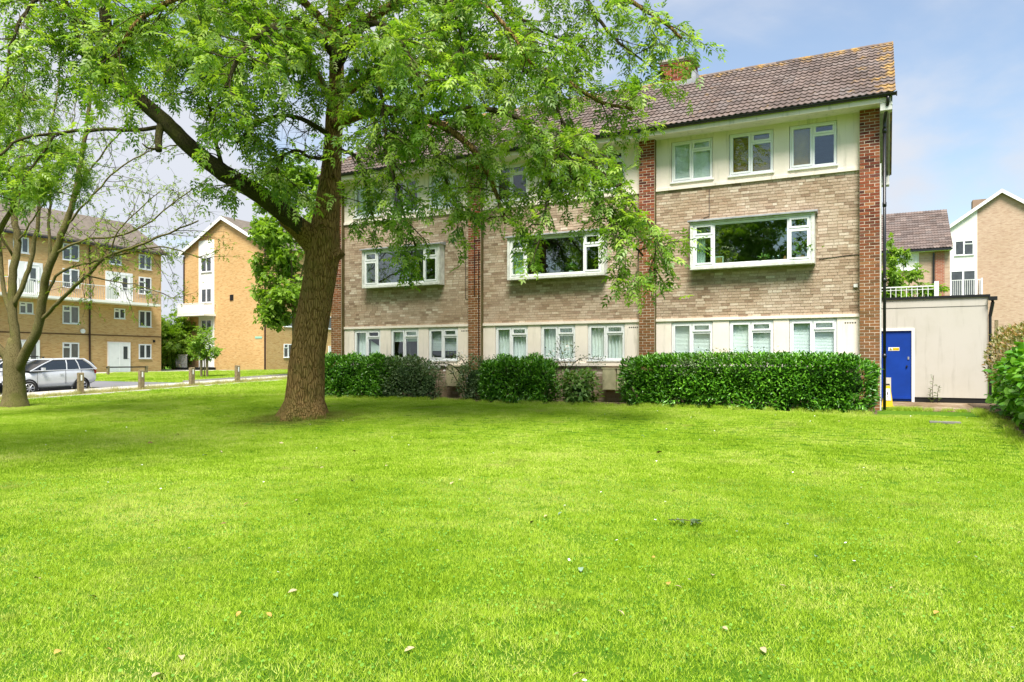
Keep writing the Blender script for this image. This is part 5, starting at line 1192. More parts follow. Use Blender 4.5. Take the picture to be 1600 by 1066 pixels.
# ------------------------------------------------------------------ hedges and shrubs
def bush_mesh(name, lo, hi, n, tm, mats, size=(.8, 1.25), round_=.35, lump=.24, seed=0, upb=.45, depth=.22, pw=3.0):
    """leafy mass in a superellipsoid box, leaves pointing out and up, over thin stems and a dark filler shell that paints in the inner shade"""
    lo, hi = np.array(lo, float), np.array(hi, float); c = (lo + hi) / 2; h = (hi - lo) / 2
    ar = np.array([h[1] * h[2], h[0] * h[2], h[0] * h[1]]); ax_ = rng.choice(3, n * 2, p=ar / ar.sum()); d = rng.uniform(-1, 1, (n * 2, 3)); d[np.arange(n * 2), ax_] = np.sign(rng.normal(size=n * 2))
    pnorm = (np.abs(d) ** pw).sum(1) ** (1 / pw); q = d / pnorm[:, None]          # spread evenly over the superellipsoid
    q = q[(q[:, 1] < .55) | (rng.random(len(q)) < .25)]
    q = q[(q[:, 2] > -.97)]; k = rng.permutation(len(q))[:n]; q = q[k]; n = len(q)
    nz = np.sin(q[:, 0] * h[0] * 5.1 + seed) * np.sin(q[:, 2] * h[2] * 6.3 + seed * 2) * np.cos(q[:, 1] * h[1] * 5.7 + q[:, 0] * h[0] * 2.2)
    dep = rng.random(n) ** 1.6 * depth
    p = c + q * h * (1 + lump * nz[:, None] / np.maximum(h, .3) * .5) - q * dep[:, None] + rng.normal(0, .02, (n, 3))
    nr = np.sign(q) * np.abs(q) ** (pw - 1) / h; nr /= np.linalg.norm(nr, axis=1)[:, None]
    dirs = nr * .8 + unit(n) * .75 + (0, 0, upb); up = nr * .6 + (0, 0, .9) + unit(n) * .5
    st = MB()
    m = max(6, int(n / 60))
    for i in range(min(m, 90)):
        f = p[rng.integers(0, n)]; g_ = np.array([c[0] + (f[0] - c[0]) * .8, c[1], lo[2]]); st.tube([g_, (g_ + f) / 2 + (0, 0, .08), f], [.012, .008, .004], 4, False)
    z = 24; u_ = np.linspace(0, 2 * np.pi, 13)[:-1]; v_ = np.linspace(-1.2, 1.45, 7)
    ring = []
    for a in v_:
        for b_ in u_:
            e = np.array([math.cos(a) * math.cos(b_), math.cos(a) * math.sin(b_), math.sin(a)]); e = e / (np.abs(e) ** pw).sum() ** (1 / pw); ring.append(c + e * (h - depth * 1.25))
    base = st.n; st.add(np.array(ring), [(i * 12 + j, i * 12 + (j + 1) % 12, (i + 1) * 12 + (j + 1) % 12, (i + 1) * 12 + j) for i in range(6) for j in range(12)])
    return scatter(name, p, dirs, up, rng.uniform(*size, n), tm, mats, st)
corem = simple('hedge_stem_and_shade', (.02, .05, .01), .95, var=.4, scale=6)  # near black green for stems and the filler shell, inner shade put into colour
LL = tmpl_tri(.125, .040)
def hedge(name, label, cat, x0, x1, z1, n, mat=laurel, tm=LL, y0=18.02, y1=19.2, size=(.75, 1.2), pw=5.0, **k):
    me = bush_mesh(name, (x0, y0, G - .05), (x1, y1, z1), n, tm, [mat, corem], size=size, pw=pw, **k); return tag(center(ob(name, me)), label, cat)
hedge('laurel_hedge', 'long clipped laurel hedge under the right bay, beside the downpipe', 'hedge', -6.12, -.12, 1.60, 19000, seed=1)
hedge('laurel_hedge', 'laurel hedge behind the big tree trunk under the left bay', 'hedge', -16.9, -13.4, 1.58, 10500, seed=2)
hedge('privet_hedge', 'darker small leaved hedge joining the laurel hedge on its right', 'hedge', -13.9, -12.4, 1.56, 4600, mat=duskyleaf, tm=tmpl_quad(.075, .034), seed=3, size=(.8, 1.4))
hedge('grey_shrub', 'small greyish leaved shrub between the dark hedge and the meter box', 'shrub', -12.75, -11.95, 1.34, 2600, mat=duskyleaf, tm=tmpl_quad(.06, .028), seed=4, pw=2.6)
hedge('laurel_bush', 'square clipped laurel bush under the middle bay', 'shrub', -10.35, -8.15, 1.52, 7500, seed=5, pw=4.2)
hedge('round_shrub', 'small pale green shrub with layered leaves by the twin meter boxes', 'shrub', -7.85, -6.95, 1.22, 900, mat=paleleaf, tm=tmpl_quad(.12, .07, .35), seed=6, pw=2.3, upb=.1, size=(.8, 1.3))
hedge('climbing_shrub', 'dark leaved shrub with arching stems left of the square laurel bush', 'shrub', -11.35, -10.2, 1.50, 2000, mat=duskyleaf, tm=tmpl_quad(.075, .035), seed=8, pw=2.4, y0=18.4)
# greyer self-sown shrub in the long hedge
n = 900; q = unit(n); p = np.array((-3.3, 18.15, 1.42)) + q * (1.15, .16, .24) + rng.normal(0, .05, (n, 3)); p2 = np.array((-4.4, 18.08, 1.3)) + unit(300) * (.35, .14, .18); p = np.concatenate([p, p2]); n = len(p)
st = MB()
for i in range(14): x = rng.uniform(-4.2, -2.3); st.tube([(x, 18.5, .4), (x + .05, 18.3, 1.2), (x + rng.normal(0, .12), 18.2, rng.uniform(1.6, 1.85))], [.01, .007, .003], 4, False)
for i in range(60): x = rng.uniform(-4.1, -2.2); p = np.concatenate([p, [[x, 18.2, rng.uniform(1.6, 1.83)]]])
n = len(p); tag(center(ob('bramble', scatter('bramble', p, unit(n) + (0, -.5, .3), unit(n) + (0, 0, 1.2), rng.uniform(.7, 1.2, n), tmpl_quad(.06, .034), [foliage_mat('grey_green_leaf', [(.2, (.10, .16, .06)), (.8, (.28, .36, .20))], .2), twig_m], st))), 'greyish bramble growing through the top of the long laurel hedge', 'bramble')
# roses
flower_me = None
def flower():
    global flower_me
    if flower_me is None:
        b = MB()
        for k in range(6):
            a = k * math.pi / 3; c, s = math.cos(a), math.sin(a); b.add([(0, 0, 0), (.03 * c - .015 * s, .03 * s + .015 * c, .012), (.045 * c, .045 * s, .02), (.03 * c + .015 * s, .03 * s - .015 * c, .012)], [(0, 1, 2, 3)])
            a += .5; c, s = math.cos(a), math.sin(a); b.add([(0, 0, .004), (.018 * c - .01 * s, .018 * s + .01 * c, .022), (.026 * c, .026 * s, .034), (.018 * c + .01 * s, .018 * s - .01 * c, .022)], [(0, 1, 2, 3)])
        o = b.build('rose_flower', petal); flower_me = o.data; bpy.data.objects.remove(o)
    return flower_me
def rose(label, x, stems, nl, flowers):
    t = thing('climbing_rose', label, 'rose', (x, 19.2, G)); b = MB(); tips = []
    for (pts, r) in stems: q = smooth_path(pts, .1); b.tube(q, np.linspace(r, r * .35, len(q)), 5, False); tips.append(q[int(len(q) * .45):])
    b.build('stem', twig_m, t); T = np.concatenate(tips); p = T[rng.integers(0, len(T), nl)] + rng.normal(0, .085, (nl, 3)) * (1, .7, 1)
    ob('foliage', scatter('foliage', p, unit(nl) + (0, -.3, .1), unit(nl) + (0, -.3, .9), rng.uniform(.8, 1.3, nl), tmpl_quad(.055, .034), duskyleaf), t)
    for (a, c, e) in flowers: o = ob('rose_flower', flower(), t, (a, c, e), (R(60) + float(rng.normal(0, .4)), float(rng.normal(0, .4)), float(rng.uniform(0, 6)))); s = float(rng.uniform(.8, 1.25)); o.scale = (s, s, s)
rose('white flowered climbing rose between the left bay and the middle bay', -11.2,
     [([(0, 0, 0), (-.1, -.15, .6), (-.5, -.3, 1.05), (-1.05, -.4, 1.1)], .03), ([(0, 0, 0), (.1, -.2, .7), (-.15, -.3, 1.25), (-.55, -.35, 1.35)], .028), ([(.1, 0, 0), (.3, -.1, .7), (.5, -.2, 1.15), (1.0, -.3, 1.2)], .03), ([(0, 0, 0), (.05, -.1, .8), (.2, -.2, 1.35)], .02), ([(.2, 0, 0), (-.2, -.25, .4), (-.5, -.3, .85), (-.75, -.35, .95)], .03)],
     620, [(rng.uniform(-1.25, -.25), -.5 + rng.normal(0, .05), rng.normal(1.08, .16)) for _ in range(15)] + [(-.1, -.45, 1.38), (-.05, -.45, 1.42), (.1, -.4, 1.3), (-.16, -.4, 1.33)])
rose('sparse white flowered rose rising before the middle bay windows', -8.0,
     [([(0, 0, 0), (.02, -.1, .8), (-.1, -.2, 1.45), (-.2, -.25, 1.72)], .018), ([(0, 0, 0), (.1, -.1, .9), (.5, -.2, 1.25), (1.1, -.25, 1.2)], .018), ([(.05, 0, .9), (.2, -.2, 1.4), (.35, -.25, 1.6)], .012), ([(0, 0, .8), (-.3, -.25, 1.3), (-.5, -.25, 1.4)], .012)],
     330, [(rng.normal(0.05, .3), -.42, rng.normal(1.32, .16)) for _ in range(12)] + [(.2, -.4, 1.08), (.75, -.35, 1.22), (.9, -.35, 1.12)])
# right hand shrub and the bronze one above it
def bigshrub(name, label, lo, hi, n, mat, tm, **k):
    me = bush_mesh(name, lo, hi, n, tm, [mat, corem], **k); return tag(center(ob(name, me)), label, 'shrub')
tmb = (np.array([(0, 0, 0), (.035, .045, .008), (.09, .04, 0), (.125, 0, -.03), (.09, -.04, 0), (.035, -.045, .008), (.06, 0, -.008)]), [np.array([(0, 6, 1), (0, 5, 6), (1, 6, 2), (6, 5, 4), (2, 6, 3), (6, 4, 3)])])
bigshrub('broad_leaf_shrub', 'bright broad leaved shrub at the right edge of the lawn', (2.22, 12.2, .1), (4.6, 20.2, 1.80), 8200, shrubleaf, tmb, size=(.9, 1.7), pw=3.4, lump=.5, seed=11, upb=.1, depth=.35)
bigshrub('bronze_shrub', 'bronze and cream leaved shrub behind the broad leaved one', (2.2, 17.8, .5), (5.0, 22.4, 2.4), 6200, varileaf, tmpl_tri(.09, .032), size=(.8, 1.4), pw=2.4, lump=.3, seed=13, depth=.3)
# weed by the outbuilding wall
st = MB(); P_ = []
for dx, hh in ((0, .78), (.12, .5), (-.06, .4)): st.tube([(1.25 + dx, 23.2, G), (1.24 + dx, 23.2, G + hh * .6), (1.27 + dx * 1.2, 23.18, G + hh)], .006, 4); P_ += [(1.25 + dx, 23.2, G + hh * t) for t in np.linspace(.15, 1, 16)]
P_ = np.array(P_); n = len(P_); tag(center(ob('wall_weed', scatter('wall_weed', P_, unit(n) * (1, .6, .3) + (0, 0, .4), unit(n) * .4 + (0, 0, 1), rng.uniform(.6, 1.2, n), tmpl_quad(.11, .03), [duskyleaf, twig_m], st))), 'thin grey green weed growing against the outbuilding wall', 'weed')
# ------------------------------------------------------------------ trees
def pathtube(b, pts, r0, r1, n=8, step=.15, wob=0.0):
    q = smooth_path(pts, step); 
    if wob: q[1:-1] += rng.normal(0, wob, (len(q) - 2, 3))
    b.tube(q, np.linspace(r0, r1, len(q)) if np.isscalar(r0) else np.interp(np.linspace(0, 1, len(q)), np.linspace(0, 1, len(r0)), r0), n); return q
def foliate(b, path, start, dens, slen, leaves, droop=.5, twigs=4, perspread=.9, lsp=.085, thick=.014, outbias=None):
    """side branches and twigs on a limb; leaf seats go to `leaves` as (pos, dir)"""
    seg = np.linalg.norm(np.diff(path, axis=0), axis=1); L = seg.sum(); m = max(2, int(L * (1 - start) * dens)); cum = np.concatenate([[0], np.cumsum(seg)]) / L
    for s in np.linspace(start, 1, m):
        s = min(1, s + rng.normal(0, .02)); k = int(np.clip(np.searchsorted(cum, s) - 1, 0, len(path) - 2)); p0 = path[k]; tg = path[k + 1] - path[k]; tg /= np.linalg.norm(tg) + 1e-9
        d = tg * .45 + rng.normal(0, 1, 3) * perspread * .6; d[2] += .12 - droop * .22; d /= np.linalg.norm(d)
        ln = slen * rng.uniform(.55, 1.25); q = [p0]; 
        for i in range(5): d = d + rng.normal(0, .13, 3); d[2] -= droop * .07; d /= np.linalg.norm(d); q.append(q[-1] + d * ln / 5)
        q = np.array(q); b.tube(q, np.linspace(thick, .004, 6), 4, False)
        for tnum in range(twigs + 1):
            if tnum == twigs: pts = q[2:]; 
            else:
                k2 = rng.integers(1, 6); e = (q[k2] - q[k2 - 1]); e /= np.linalg.norm(e); dd = e * .6 + rng.normal(0, .6, 3); dd[2] -= droop * .08; dd /= np.linalg.norm(dd); tl = ln * rng.uniform(.22, .5); pts = [q[k2]]
                for i in range(3): dd = dd + rng.normal(0, .1, 3); dd[2] -= droop * .05; dd /= np.linalg.norm(dd); pts.append(pts[-1] + dd * tl / 3)
                pts = np.array(pts); b.tube(pts, [.0045, .0035, .003, .002], 3, False)
            tot = np.linalg.norm(np.diff(pts, axis=0), axis=1).sum(); nl = max(2, int(tot / lsp)); u = np.linspace(.15, 1, nl) * (len(pts) - 1)
            for w in u:
                i = min(int(w), len(pts) - 2); f = w - i; e = pts[i + 1] - pts[i]; leaves.append(np.concatenate([pts[i] * (1 - f) + pts[i + 1] * f, e / (np.linalg.norm(e) + 1e-9)]))
def leafmesh_from(leaves, tm, mats, size, droop=.35, spread=.75, name='foliage'):
    L = np.array(leaves); n = len(L); d = L[:, 3:] * .5 + unit(n) * spread; d[:, 2] -= droop; up = unit(n) * .55 + (0, 0, 1.0)
    return scatter(name, L[:, :3], d, up, rng.uniform(*size, n), tm, mats)
def px(*a): return [P(*q) for q in a]

# the big ash
T = thing('ash_tree', 'large ash tree with mossy leaning trunk and drooping crown on the lawn', 'tree', (TREE.x, TREE.y, gz(TREE.x, TREE.y)))
tz = 17.3
wid = [(662, 472, 92), (655, 472, 86), (643, 474, 76), (625, 476, 68), (600, 478, 64), (560, 480, 60), (500, 489, 58), (460, 496, 57), (430, 501, 57), (400, 504, 59), (375, 504, 60), (350, 508, 49), (325, 511, 44), (300, 514, 41), (270, 517, 35), (245, 519, 33), (210, 521, 30), (180, 522, 29), (120, 526, 26), (60, 525, 23), (0, 521, 20), (-80, 520, 16), (-160, 528, 12), (-240, 520, 6)]
wid = [(v, u, w) for v, u, w in wid]
pts = np.array([tuple(P(u, v, tz)) for v, u, w in wid]); rad = np.array([w / 2 * tz / FPX * (1 if v > 640 else .89) for v, u, w in wid])
q = smooth_path(pts, .12); r = np.interp(np.linspace(0, 1, len(q)), np.linspace(0, 1, len(rad)), rad)
# re-sample radius against height instead of index
r = np.interp(q[:, 2], pts[:, 2], rad)
nseg = 40; th = np.arange(nseg) * 2 * np.pi / nseg; V = []
for i, (c_, rr) in enumerate(zip(q, r)):
    h = c_[2] - q[0][2]; fl_ = math.exp(-h / .35); lob = 1 + .13 * fl_ * np.cos(5 * th + .6) + .05 * fl_ * np.cos(9 * th) + .025 * np.sin(3 * th + h * .9) + .018 * np.sin(7 * th - h * 2.1) + rng.normal(0, .004, nseg)
    V += [(c_[0] + rr * l * math.cos(a), c_[1] + rr * l * math.sin(a), c_[2]) for a, l in zip(th, lob)]
b = MB().add(np.array(V), [(i * nseg + j, i * nseg + (j + 1) % nseg, (i + 1) * nseg + (j + 1) % nseg, (i + 1) * nseg + j) for i in range(len(q) - 1) for j in range(nseg)])
b.build('trunk', bark, T, rel=True, smooth=True)
for (u, v, s) in ((504, 358, .17), (514, 322, .14), (521, 281, .12), (497, 432, .10), (522, 308, .05)):
    i = int(np.argmin(np.abs(q[:, 2] - P(u, v, tz).z))); rr = r[i] * .985; c_ = P(u, v, tz); dirv = np.array((0, 0, 0)) - np.array((c_.x, c_.y, 0)); dirv = dirv / np.linalg.norm(dirv); base = np.array(q[i]); lat = (np.array(c_) - base); lat[2] = 0
    a = base + lat + dirv * math.sqrt(max(.01, rr * rr - (lat @ lat))) ; b = MB(); k = 14; rings = [(1.25, -.03), (1.05, .02), (.78, .055), (.55, .05), (.42, .01)]
    x_ = np.cross(dirv, (0, 0, 1)); V = [a + dirv * dz * (s / .15) + (x_ * math.cos(t_) * rr_ + np.array((0, 0, 1)) * math.sin(t_) * rr_ * .85) * s * .6 for rr_, dz in rings for t_ in np.arange(k) * 2 * np.pi / k]
    F = [(i_ * k + j, i_ * k + (j + 1) % k, (i_ + 1) * k + (j + 1) % k, (i_ + 1) * k + j) for i_ in range(4) for j in range(k)] + [tuple(range(4 * k, 5 * k))]
    b.add(np.array(V), F).build('branch_scar', bark, T, rel=True, smooth=True)
    lowv = MB().add(np.array([a + dirv * .035 * (s / .15) + (x_ * math.cos(t_) + np.array((0, 0, 1)) * math.sin(t_) * .5) * s * .45 - np.array((0, 0, s * .42)) + dirv * .02 for t_ in np.arange(10) * .6283]), [tuple(range(10))])
limb = MB(); tw = MB(); leaves = []
cl = MB(); pathtube(cl, px((518, 412, 17.35), (500, 388, 17.3), (480, 368, 17.15), (462, 352, 16.98), (446, 338, 16.9)), [.40, .38, .31, .25, .232], 0, 22, .06); cl.build('limb_collar', bark, T, rel=True, smooth=True)
guides = [  # points (u,v,depth), r0, r1, foliage start, density, side length, droop
 ([(478, 368, 17.15), (468, 358, 17.0), (440, 330, 16.8), (400, 300, 16.6), (350, 270, 16.4), (300, 232, 16.3), (258, 190, 16.2), (215, 152, 16.2), (182, 110, 16.2), (168, 55, 16.2), (160, -20, 16.3), (150, -90, 16.4)], .23, .09, .55, 4.5, 1.1, .6),
 ([(235, 170, 16.2), (160, 120, 16.1), (130, 70, 15.9), (105, 10, 15.8), (90, -40, 15.6)], .08, .04, .2, 5, 1.0, .6),
 ([(262, 196, 16.25), (238, 201, 16.2), (200, 203, 16.0), (150, 202, 15.7), (80, 210, 15.3), (30, 218, 15.0), (-5, 248, 14.8)], .05, .022, .45, 1.6, .7, 1.0),
 ([(85, 212, 15.3), (60, 250, 15.2), (45, 270, 15.1), (30, 300, 15.0), (20, 330, 15)], .025, .01, .3, 4, .7, 1.0),
 ([(178, 90, 16.2), (120, 30, 15.8), (60, 0, 15.5), (20, 60, 15.2), (10, 140, 15)], .05, .02, .2, 4.0, 1.0, .9),
 ([(350, 268, 16.4), (335, 215, 16.1), (325, 160, 15.8), (300, 110, 15.5), (270, 60, 15.2)], .05, .02, .1, 5.5, 1.0, .7),
 ([(405, 303, 16.6), (395, 270, 16.2), (372, 285, 15.8), (352, 292, 15.5)], .03, .01, .15, 5.5, .55, .9),
 ([(520, 215, 17.2), (480, 190, 16.8), (440, 180, 16.4), (400, 195, 16.0), (370, 225, 15.8)], .07, .02, .15, 6.0, 1.0, .9),
 ([(523, 170, 17.2), (490, 110, 16.8), (440, 90, 16.3), (390, 95, 15.9), (330, 80, 15.6), (270, 90, 15.4)], .10, .03, .15, 5.5, 1.1, .8),
 ([(520, 240, 17.2), (490, 248, 16.5), (460, 235, 16), (440, 250, 15.6), (425, 275, 15.4)], .05, .02, .25, 6.0, .85, 1.0),
 ([(525, 60, 17.2), (470, 0, 16), (400, -20, 14.8), (300, -10, 14.0), (220, 30, 13.6), (180, 90, 13.4)], .10, .03, .2, 5.0, 1.1, .8),
 ([(525, 90, 17.2), (480, 40, 15.6), (430, 40, 14.2), (380, 80, 13.2), (350, 140, 12.9)], .09, .03, .3, 5.5, 1.0, .9),
 ([(526, 110, 17.2), (560, 50, 15.6), (600, 40, 14.0), (640, 90, 13.0), (660, 150, 12.7)], .09, .03, .3, 6.5, 1.05, .9),
 ([(528, 140, 17.2), (560, 110, 15.8), (590, 130, 14.6), (600, 190, 14.0), (605, 250, 13.9)], .06, .02, .2, 6.5, .95, 1.0),
 ([(524, 195, 17.2), (560, 178, 16.7), (600, 172, 16.2), (640, 178, 15.8), (690, 196, 15.4), (740, 235, 15.0), (770, 290, 14.9), (790, 350, 14.9)], .15, .03, .35, 6.5, 1.0, 1.0),
 ([(665, 186, 15.6), (720, 170, 15.2), (800, 180, 14.8), (860, 225, 14.5), (910, 290, 14.4), (960, 350, 14.3), (1005, 400, 14.3)], .07, .02, .15, 6.8, .95, 1.0),
 ([(860, 225, 14.5), (930, 260, 14.3), (980, 310, 14.2), (1020, 360, 14.2), (1022, 430, 14.2)], .03, .012, .1, 6.0, .55, 1.2),
 ([(870, 235, 14.5), (860, 290, 14.3), (850, 340, 14.2), (840, 390, 14.2)], .03, .012, .1, 5.5, .6, 1.2),
 ([(640, 178, 15.8), (680, 230, 15.4), (700, 290, 15.2), (720, 340, 15.1)], .06, .015, .15, 6.0, .75, 1.1),
 ([(580, 176, 16.4), (600, 230, 15.8), (620, 290, 15.5), (635, 345, 15.4), (650, 385, 15.4)], .06, .015, .15, 6.2, .75, 1.1),
 ([(535, 235, 17.1), (560, 250, 16.4), (575, 300, 15.9), (585, 350, 15.7)], .05, .012, .2, 6.0, .6, 1.1),
 ([(528, 150, 17.3), (600, 112, 16.8), (700, 90, 16.2), (800, 92, 15.8), (880, 125, 15.5), (940, 160, 15.4), (990, 170, 15.3)], .13, .03, .3, 6.0, 1.0, .8),
 ([(800, 92, 15.8), (860, 150, 15.4), (890, 210, 15.2), (930, 240, 15.2)], .05, .015, .1, 6, .9, 1.0),
 ([(526, 60, 17.3), (620, 5, 16.8), (740, -40, 16.3), (860, -40, 15.9), (960, -10, 15.7), (1030, 30, 15.5), (1065, 60, 15.4)], .13, .03, .3, 5.0, 1.0, .7),
 ([(900, -30, 15.8), (950, 50, 15.6), (1000, 90, 15.5), (1040, 120, 15.4)], .05, .015, .1, 4.5, .8, .9),
 ([(740, -40, 16.3), (830, 40, 16.0), (900, 70, 15.8)], .05, .015, .1, 5, .9, .8),
 ([(524, 30, 17.2), (600, -30, 15.5), (700, -20, 13.8), (780, 30, 13.0), (830, 100, 12.8)], .10, .025, .25, 6.0, 1.0, .9),
 ([(700, -20, 13.8), (720, 60, 13.2), (730, 130, 13.0)], .04, .015, .1, 6, .8, 1.0),
 ([(525, 80, 17.4), (600, 60, 18.6), (700, 90, 20.0), (790, 150, 21.0)], .12, .03, .25, 3.5, 1.2, .6),
 ([(522, 60, 17.4), (430, 30, 18.6), (330, 30, 19.8), (240, 80, 20.6)], .12, .03, .25, 3.2, 1.2, .6),
 ([(521, -20, 17.3), (600, -150, 17.6), (720, -260, 18.0), (800, -320, 18.3)], .12, .03, .2, 2.6, 1.5, .3),
 ([(521, -40, 17.3), (430, -180, 17.6), (300, -260, 18.0), (220, -300, 18.0)], .12, .03, .2, 2.6, 1.5, .3),
 ([(521, -60, 17.3), (560, -200, 15.8), (620, -300, 14.5), (640, -320, 13.6)], .10, .03, .2, 2.6, 1.5, .3),
 ([(521, -30, 17.3), (500, -200, 14.5), (480, -420, 11.5), (470, -600, 9.6)], .12, .03, .3, 3.4, 1.6, .4),  # this and next two: unseen boughs above the frame added to shade the lawn
 ([(521, -50, 17.3), (400, -220, 14.8), (250, -420, 12.0), (120, -600, 10.2)], .12, .03, .3, 3.2, 1.6, .4),
 ([(521, -30, 17.3), (640, -200, 14.8), (800, -420, 12.4), (900, -560, 10.6)], .12, .03, .3, 3.2, 1.6, .4),
 ([(521, -100, 17.3), (520, -240, 18.5), (500, -360, 19.6)], .10, .03, .2, 2.6, 1.5, .3),
 ([(521, -100, 17.3), (480, -240, 16.5), (440, -340, 15.2)], .10, .03, .2, 2.6, 1.5, .3),
]
for gi_, (g, r0, r1, st, de, sl, dr) in enumerate(guides):
    bb = MB() if r0 >= .10 else limb
    qq = pathtube(bb, px(*g), r0, r1, 14 if r0 > .1 else 8, .14, .006 if r0 > .06 else .01)
    if bb is not limb: bb.build('limb', limbbark if gi_ == 0 else bark, T, rel=True, smooth=True)
    foliate(tw, qq, st, de * (1.9 if (g[-1][0] < 500 and g[-1][1] > -100) else 1.2), sl, leaves, dr, 5, .95, .09)
stub = MB(); pathtube(stub, px((254, 186, 16.2), (248, 212, 16.1), (248, 236, 16.0)), .09, .07, 10, .1); pathtube(stub, px((248, 232, 16.0), (232, 232, 15.9), (222, 224, 15.8)), .03, .012, 6, .1); stub.build('broken_limb', limbbark, T, rel=True, smooth=True)
limb.build('branch', limbbark, T, rel=True, smooth=True); tw.build('twigs', twig_m, T, rel=True)['kind'] = 'stuff'
LA = np.array(leaves); ax = np.hypot(LA[:, 0] - np.interp(LA[:, 2], pts[:, 2], pts[:, 0]), LA[:, 1] - np.interp(LA[:, 2], pts[:, 2], pts[:, 1]))
# the lower trunk and the first half of the big limb carry no leaves; twigs there have been pruned
lim = smooth_path(px(*guides[0][0]), .3); lim = lim[:int(len(lim) * .62)]; dl_ = np.sqrt(((LA[:, None, :3] - lim[None]) ** 2).sum(2)).min(1)
below = LA[:, 2] < 6.9
toward = ((LA[:, :2] - pts[10, :2]) @ (-np.array([TREE.x, TREE.y]) / TREE.length)) > 0
keep = ~((ax < 1.6) & below) & ~((dl_ < .75) & (LA[:, 2] < 7.6)); leaves = LA[keep]
print('ash leaves', len(leaves))
me = leafmesh_from(leaves, tmpl_compound(.24, 3, .118, .043), ashleaf, (.75, 1.2), .18); o = ob('crown', me, T, tuple(-Vector(WL[T.name]))); o['kind'] = 'stuff'

# multi stemmed tree at the left
b0 = P(22, 640, 23.0)
T2 = thing('maple_tree', 'multi stemmed thinly leaved tree at the left edge of the lawn', 'tree', (b0.x, b0.y, gz(b0.x, b0.y))); z2 = 23.0
tr = MB(); pathtube(tr, px((23, 644, z2), (23, 628, z2), (23, 610, z2), (22, 585, z2), (22, 566, z2), (21, 548, z2), (21, 528, z2)), [.46, .34, .31, .30, .30, .24, .15], 0, 18, .12)
tr.build('trunk', bark2, T2, rel=True, smooth=True)
limb = MB(); tw = MB(); lv = []
g2 = [([(22, 580, z2), (26, 540, z2), (20, 490, z2), (20, 430, z2), (28, 380, z2), (22, 320, z2), (35, 260, z2), (30, 180, z2), (40, 100, z2), (30, 20, z2)], .19, .015, .45, 1.5, 1.0),
      ([(25, 585, z2), (38, 555, 22.8), (56, 520, 22.6), (65, 480, 22.5), (72, 430, 22.3), (88, 390, 22.2), (105, 345, 22.1), (118, 300, 22.0), (130, 230, 22), (140, 160, 22), (150, 80, 22), (165, 10, 22)], .20, .015, .4, 1.7, 1.1),
      ([(20, 582, z2), (8, 555, z2), (-15, 530, z2), (-45, 480, 23.5), (-60, 400, 24)], .17, .07, .5, 1.5, 1.0),
      ([(60, 505, 22.6), (85, 480, 22.3), (112, 452, 22.0), (140, 428, 21.6), (170, 400, 21.3), (215, 385, 21.0), (262, 365, 20.7), (310, 345, 20.5)], .085, .02, .3, 2.2, 1.1),
      ([(170, 400, 21.3), (185, 360, 21.2), (215, 330, 21.0), (250, 300, 20.8)], .03, .012, .15, 2.0, .9),
      ([(68, 470, 22.5), (95, 425, 22.3), (150, 408, 22.0), (200, 395, 21.8), (250, 385, 21.6), (290, 395, 21.5), (330, 410, 21.5)], .06, .012, .25, 2.2, .9),
      ([(22, 480, z2), (38, 440, z2), (50, 400, z2), (58, 350, z2), (62, 300, z2), (75, 220, z2), (90, 140, z2), (95, 60, z2)], .10, .01, .4, 1.7, 1.0),
      ([(20, 500, z2), (5, 450, 23.2), (2, 400, 23.2), (-5, 330, 23.2), (0, 250, 23.2)], .10, .01, .4, 1.7, 1.0),
      ([(70, 440, 22.4), (78, 390, 22.4), (76, 340, 22.5), (85, 280, 22.5), (110, 220, 22.5), (120, 150, 22.5)], .07, .008, .4, 1.7, .9),
      ([(88, 395, 22.2), (130, 375, 21.8), (180, 370, 21.4), (230, 350, 21.2), (280, 310, 21), (330, 280, 21)], .05, .012, .25, 2.2, .9),
      ([(105, 350, 22.1), (150, 300, 21.8), (190, 260, 21.6), (240, 235, 21.4), (290, 225, 21.4)], .045, .012, .2, 2.0, .9),
      ([(118, 300, 22.0), (160, 240, 21.8), (200, 190, 21.6), (230, 130, 21.6)], .04, .012, .2, 2.0, 1.0),
      ([(130, 430, 21.8), (180, 440, 21.4), (230, 450, 21.2), (280, 470, 21.0)], .03, .008, .3, 2.0, .7),
      ([(28, 380, z2), (60, 330, 22.5), (90, 290, 22.2), (100, 260, 22)], .04, .012, .2, 2.6, 1.0),
      ([(20, 400, z2), (-10, 350, 22.5), (-40, 300, 22)], .05, .02, .2, 2.0, 1.0)]
for g, r0, r1, st, de, sl in g2:
    r0 *= .80
    bb = MB() if r0 > .08 else limb; qq = pathtube(bb, px(*g), r0, r1, 12 if r0 > .08 else 7, .2, .012)
    if bb is not limb: bb.build('stem', bark2, T2, rel=True, smooth=True)
    foliate(tw, qq, st, de * 1.9, sl * 1.25, lv, .15, 6, .9, .24, .011)
limb.build('branch', bark2, T2, rel=True, smooth=True); tw.build('twigs', twig_m, T2, rel=True)['kind'] = 'stuff'
lv = np.array(lv); k = rng.random(len(lv)) < 1.1; print('maple leaves', k.sum())
o = ob('crown', leafmesh_from(lv[k], tmpl_spray(4, .12, .055, .035, 3), mapleleaf, (.8, 1.5), .3), T2, tuple(-Vector(WL[T2.name]))); o['kind'] = 'stuff'
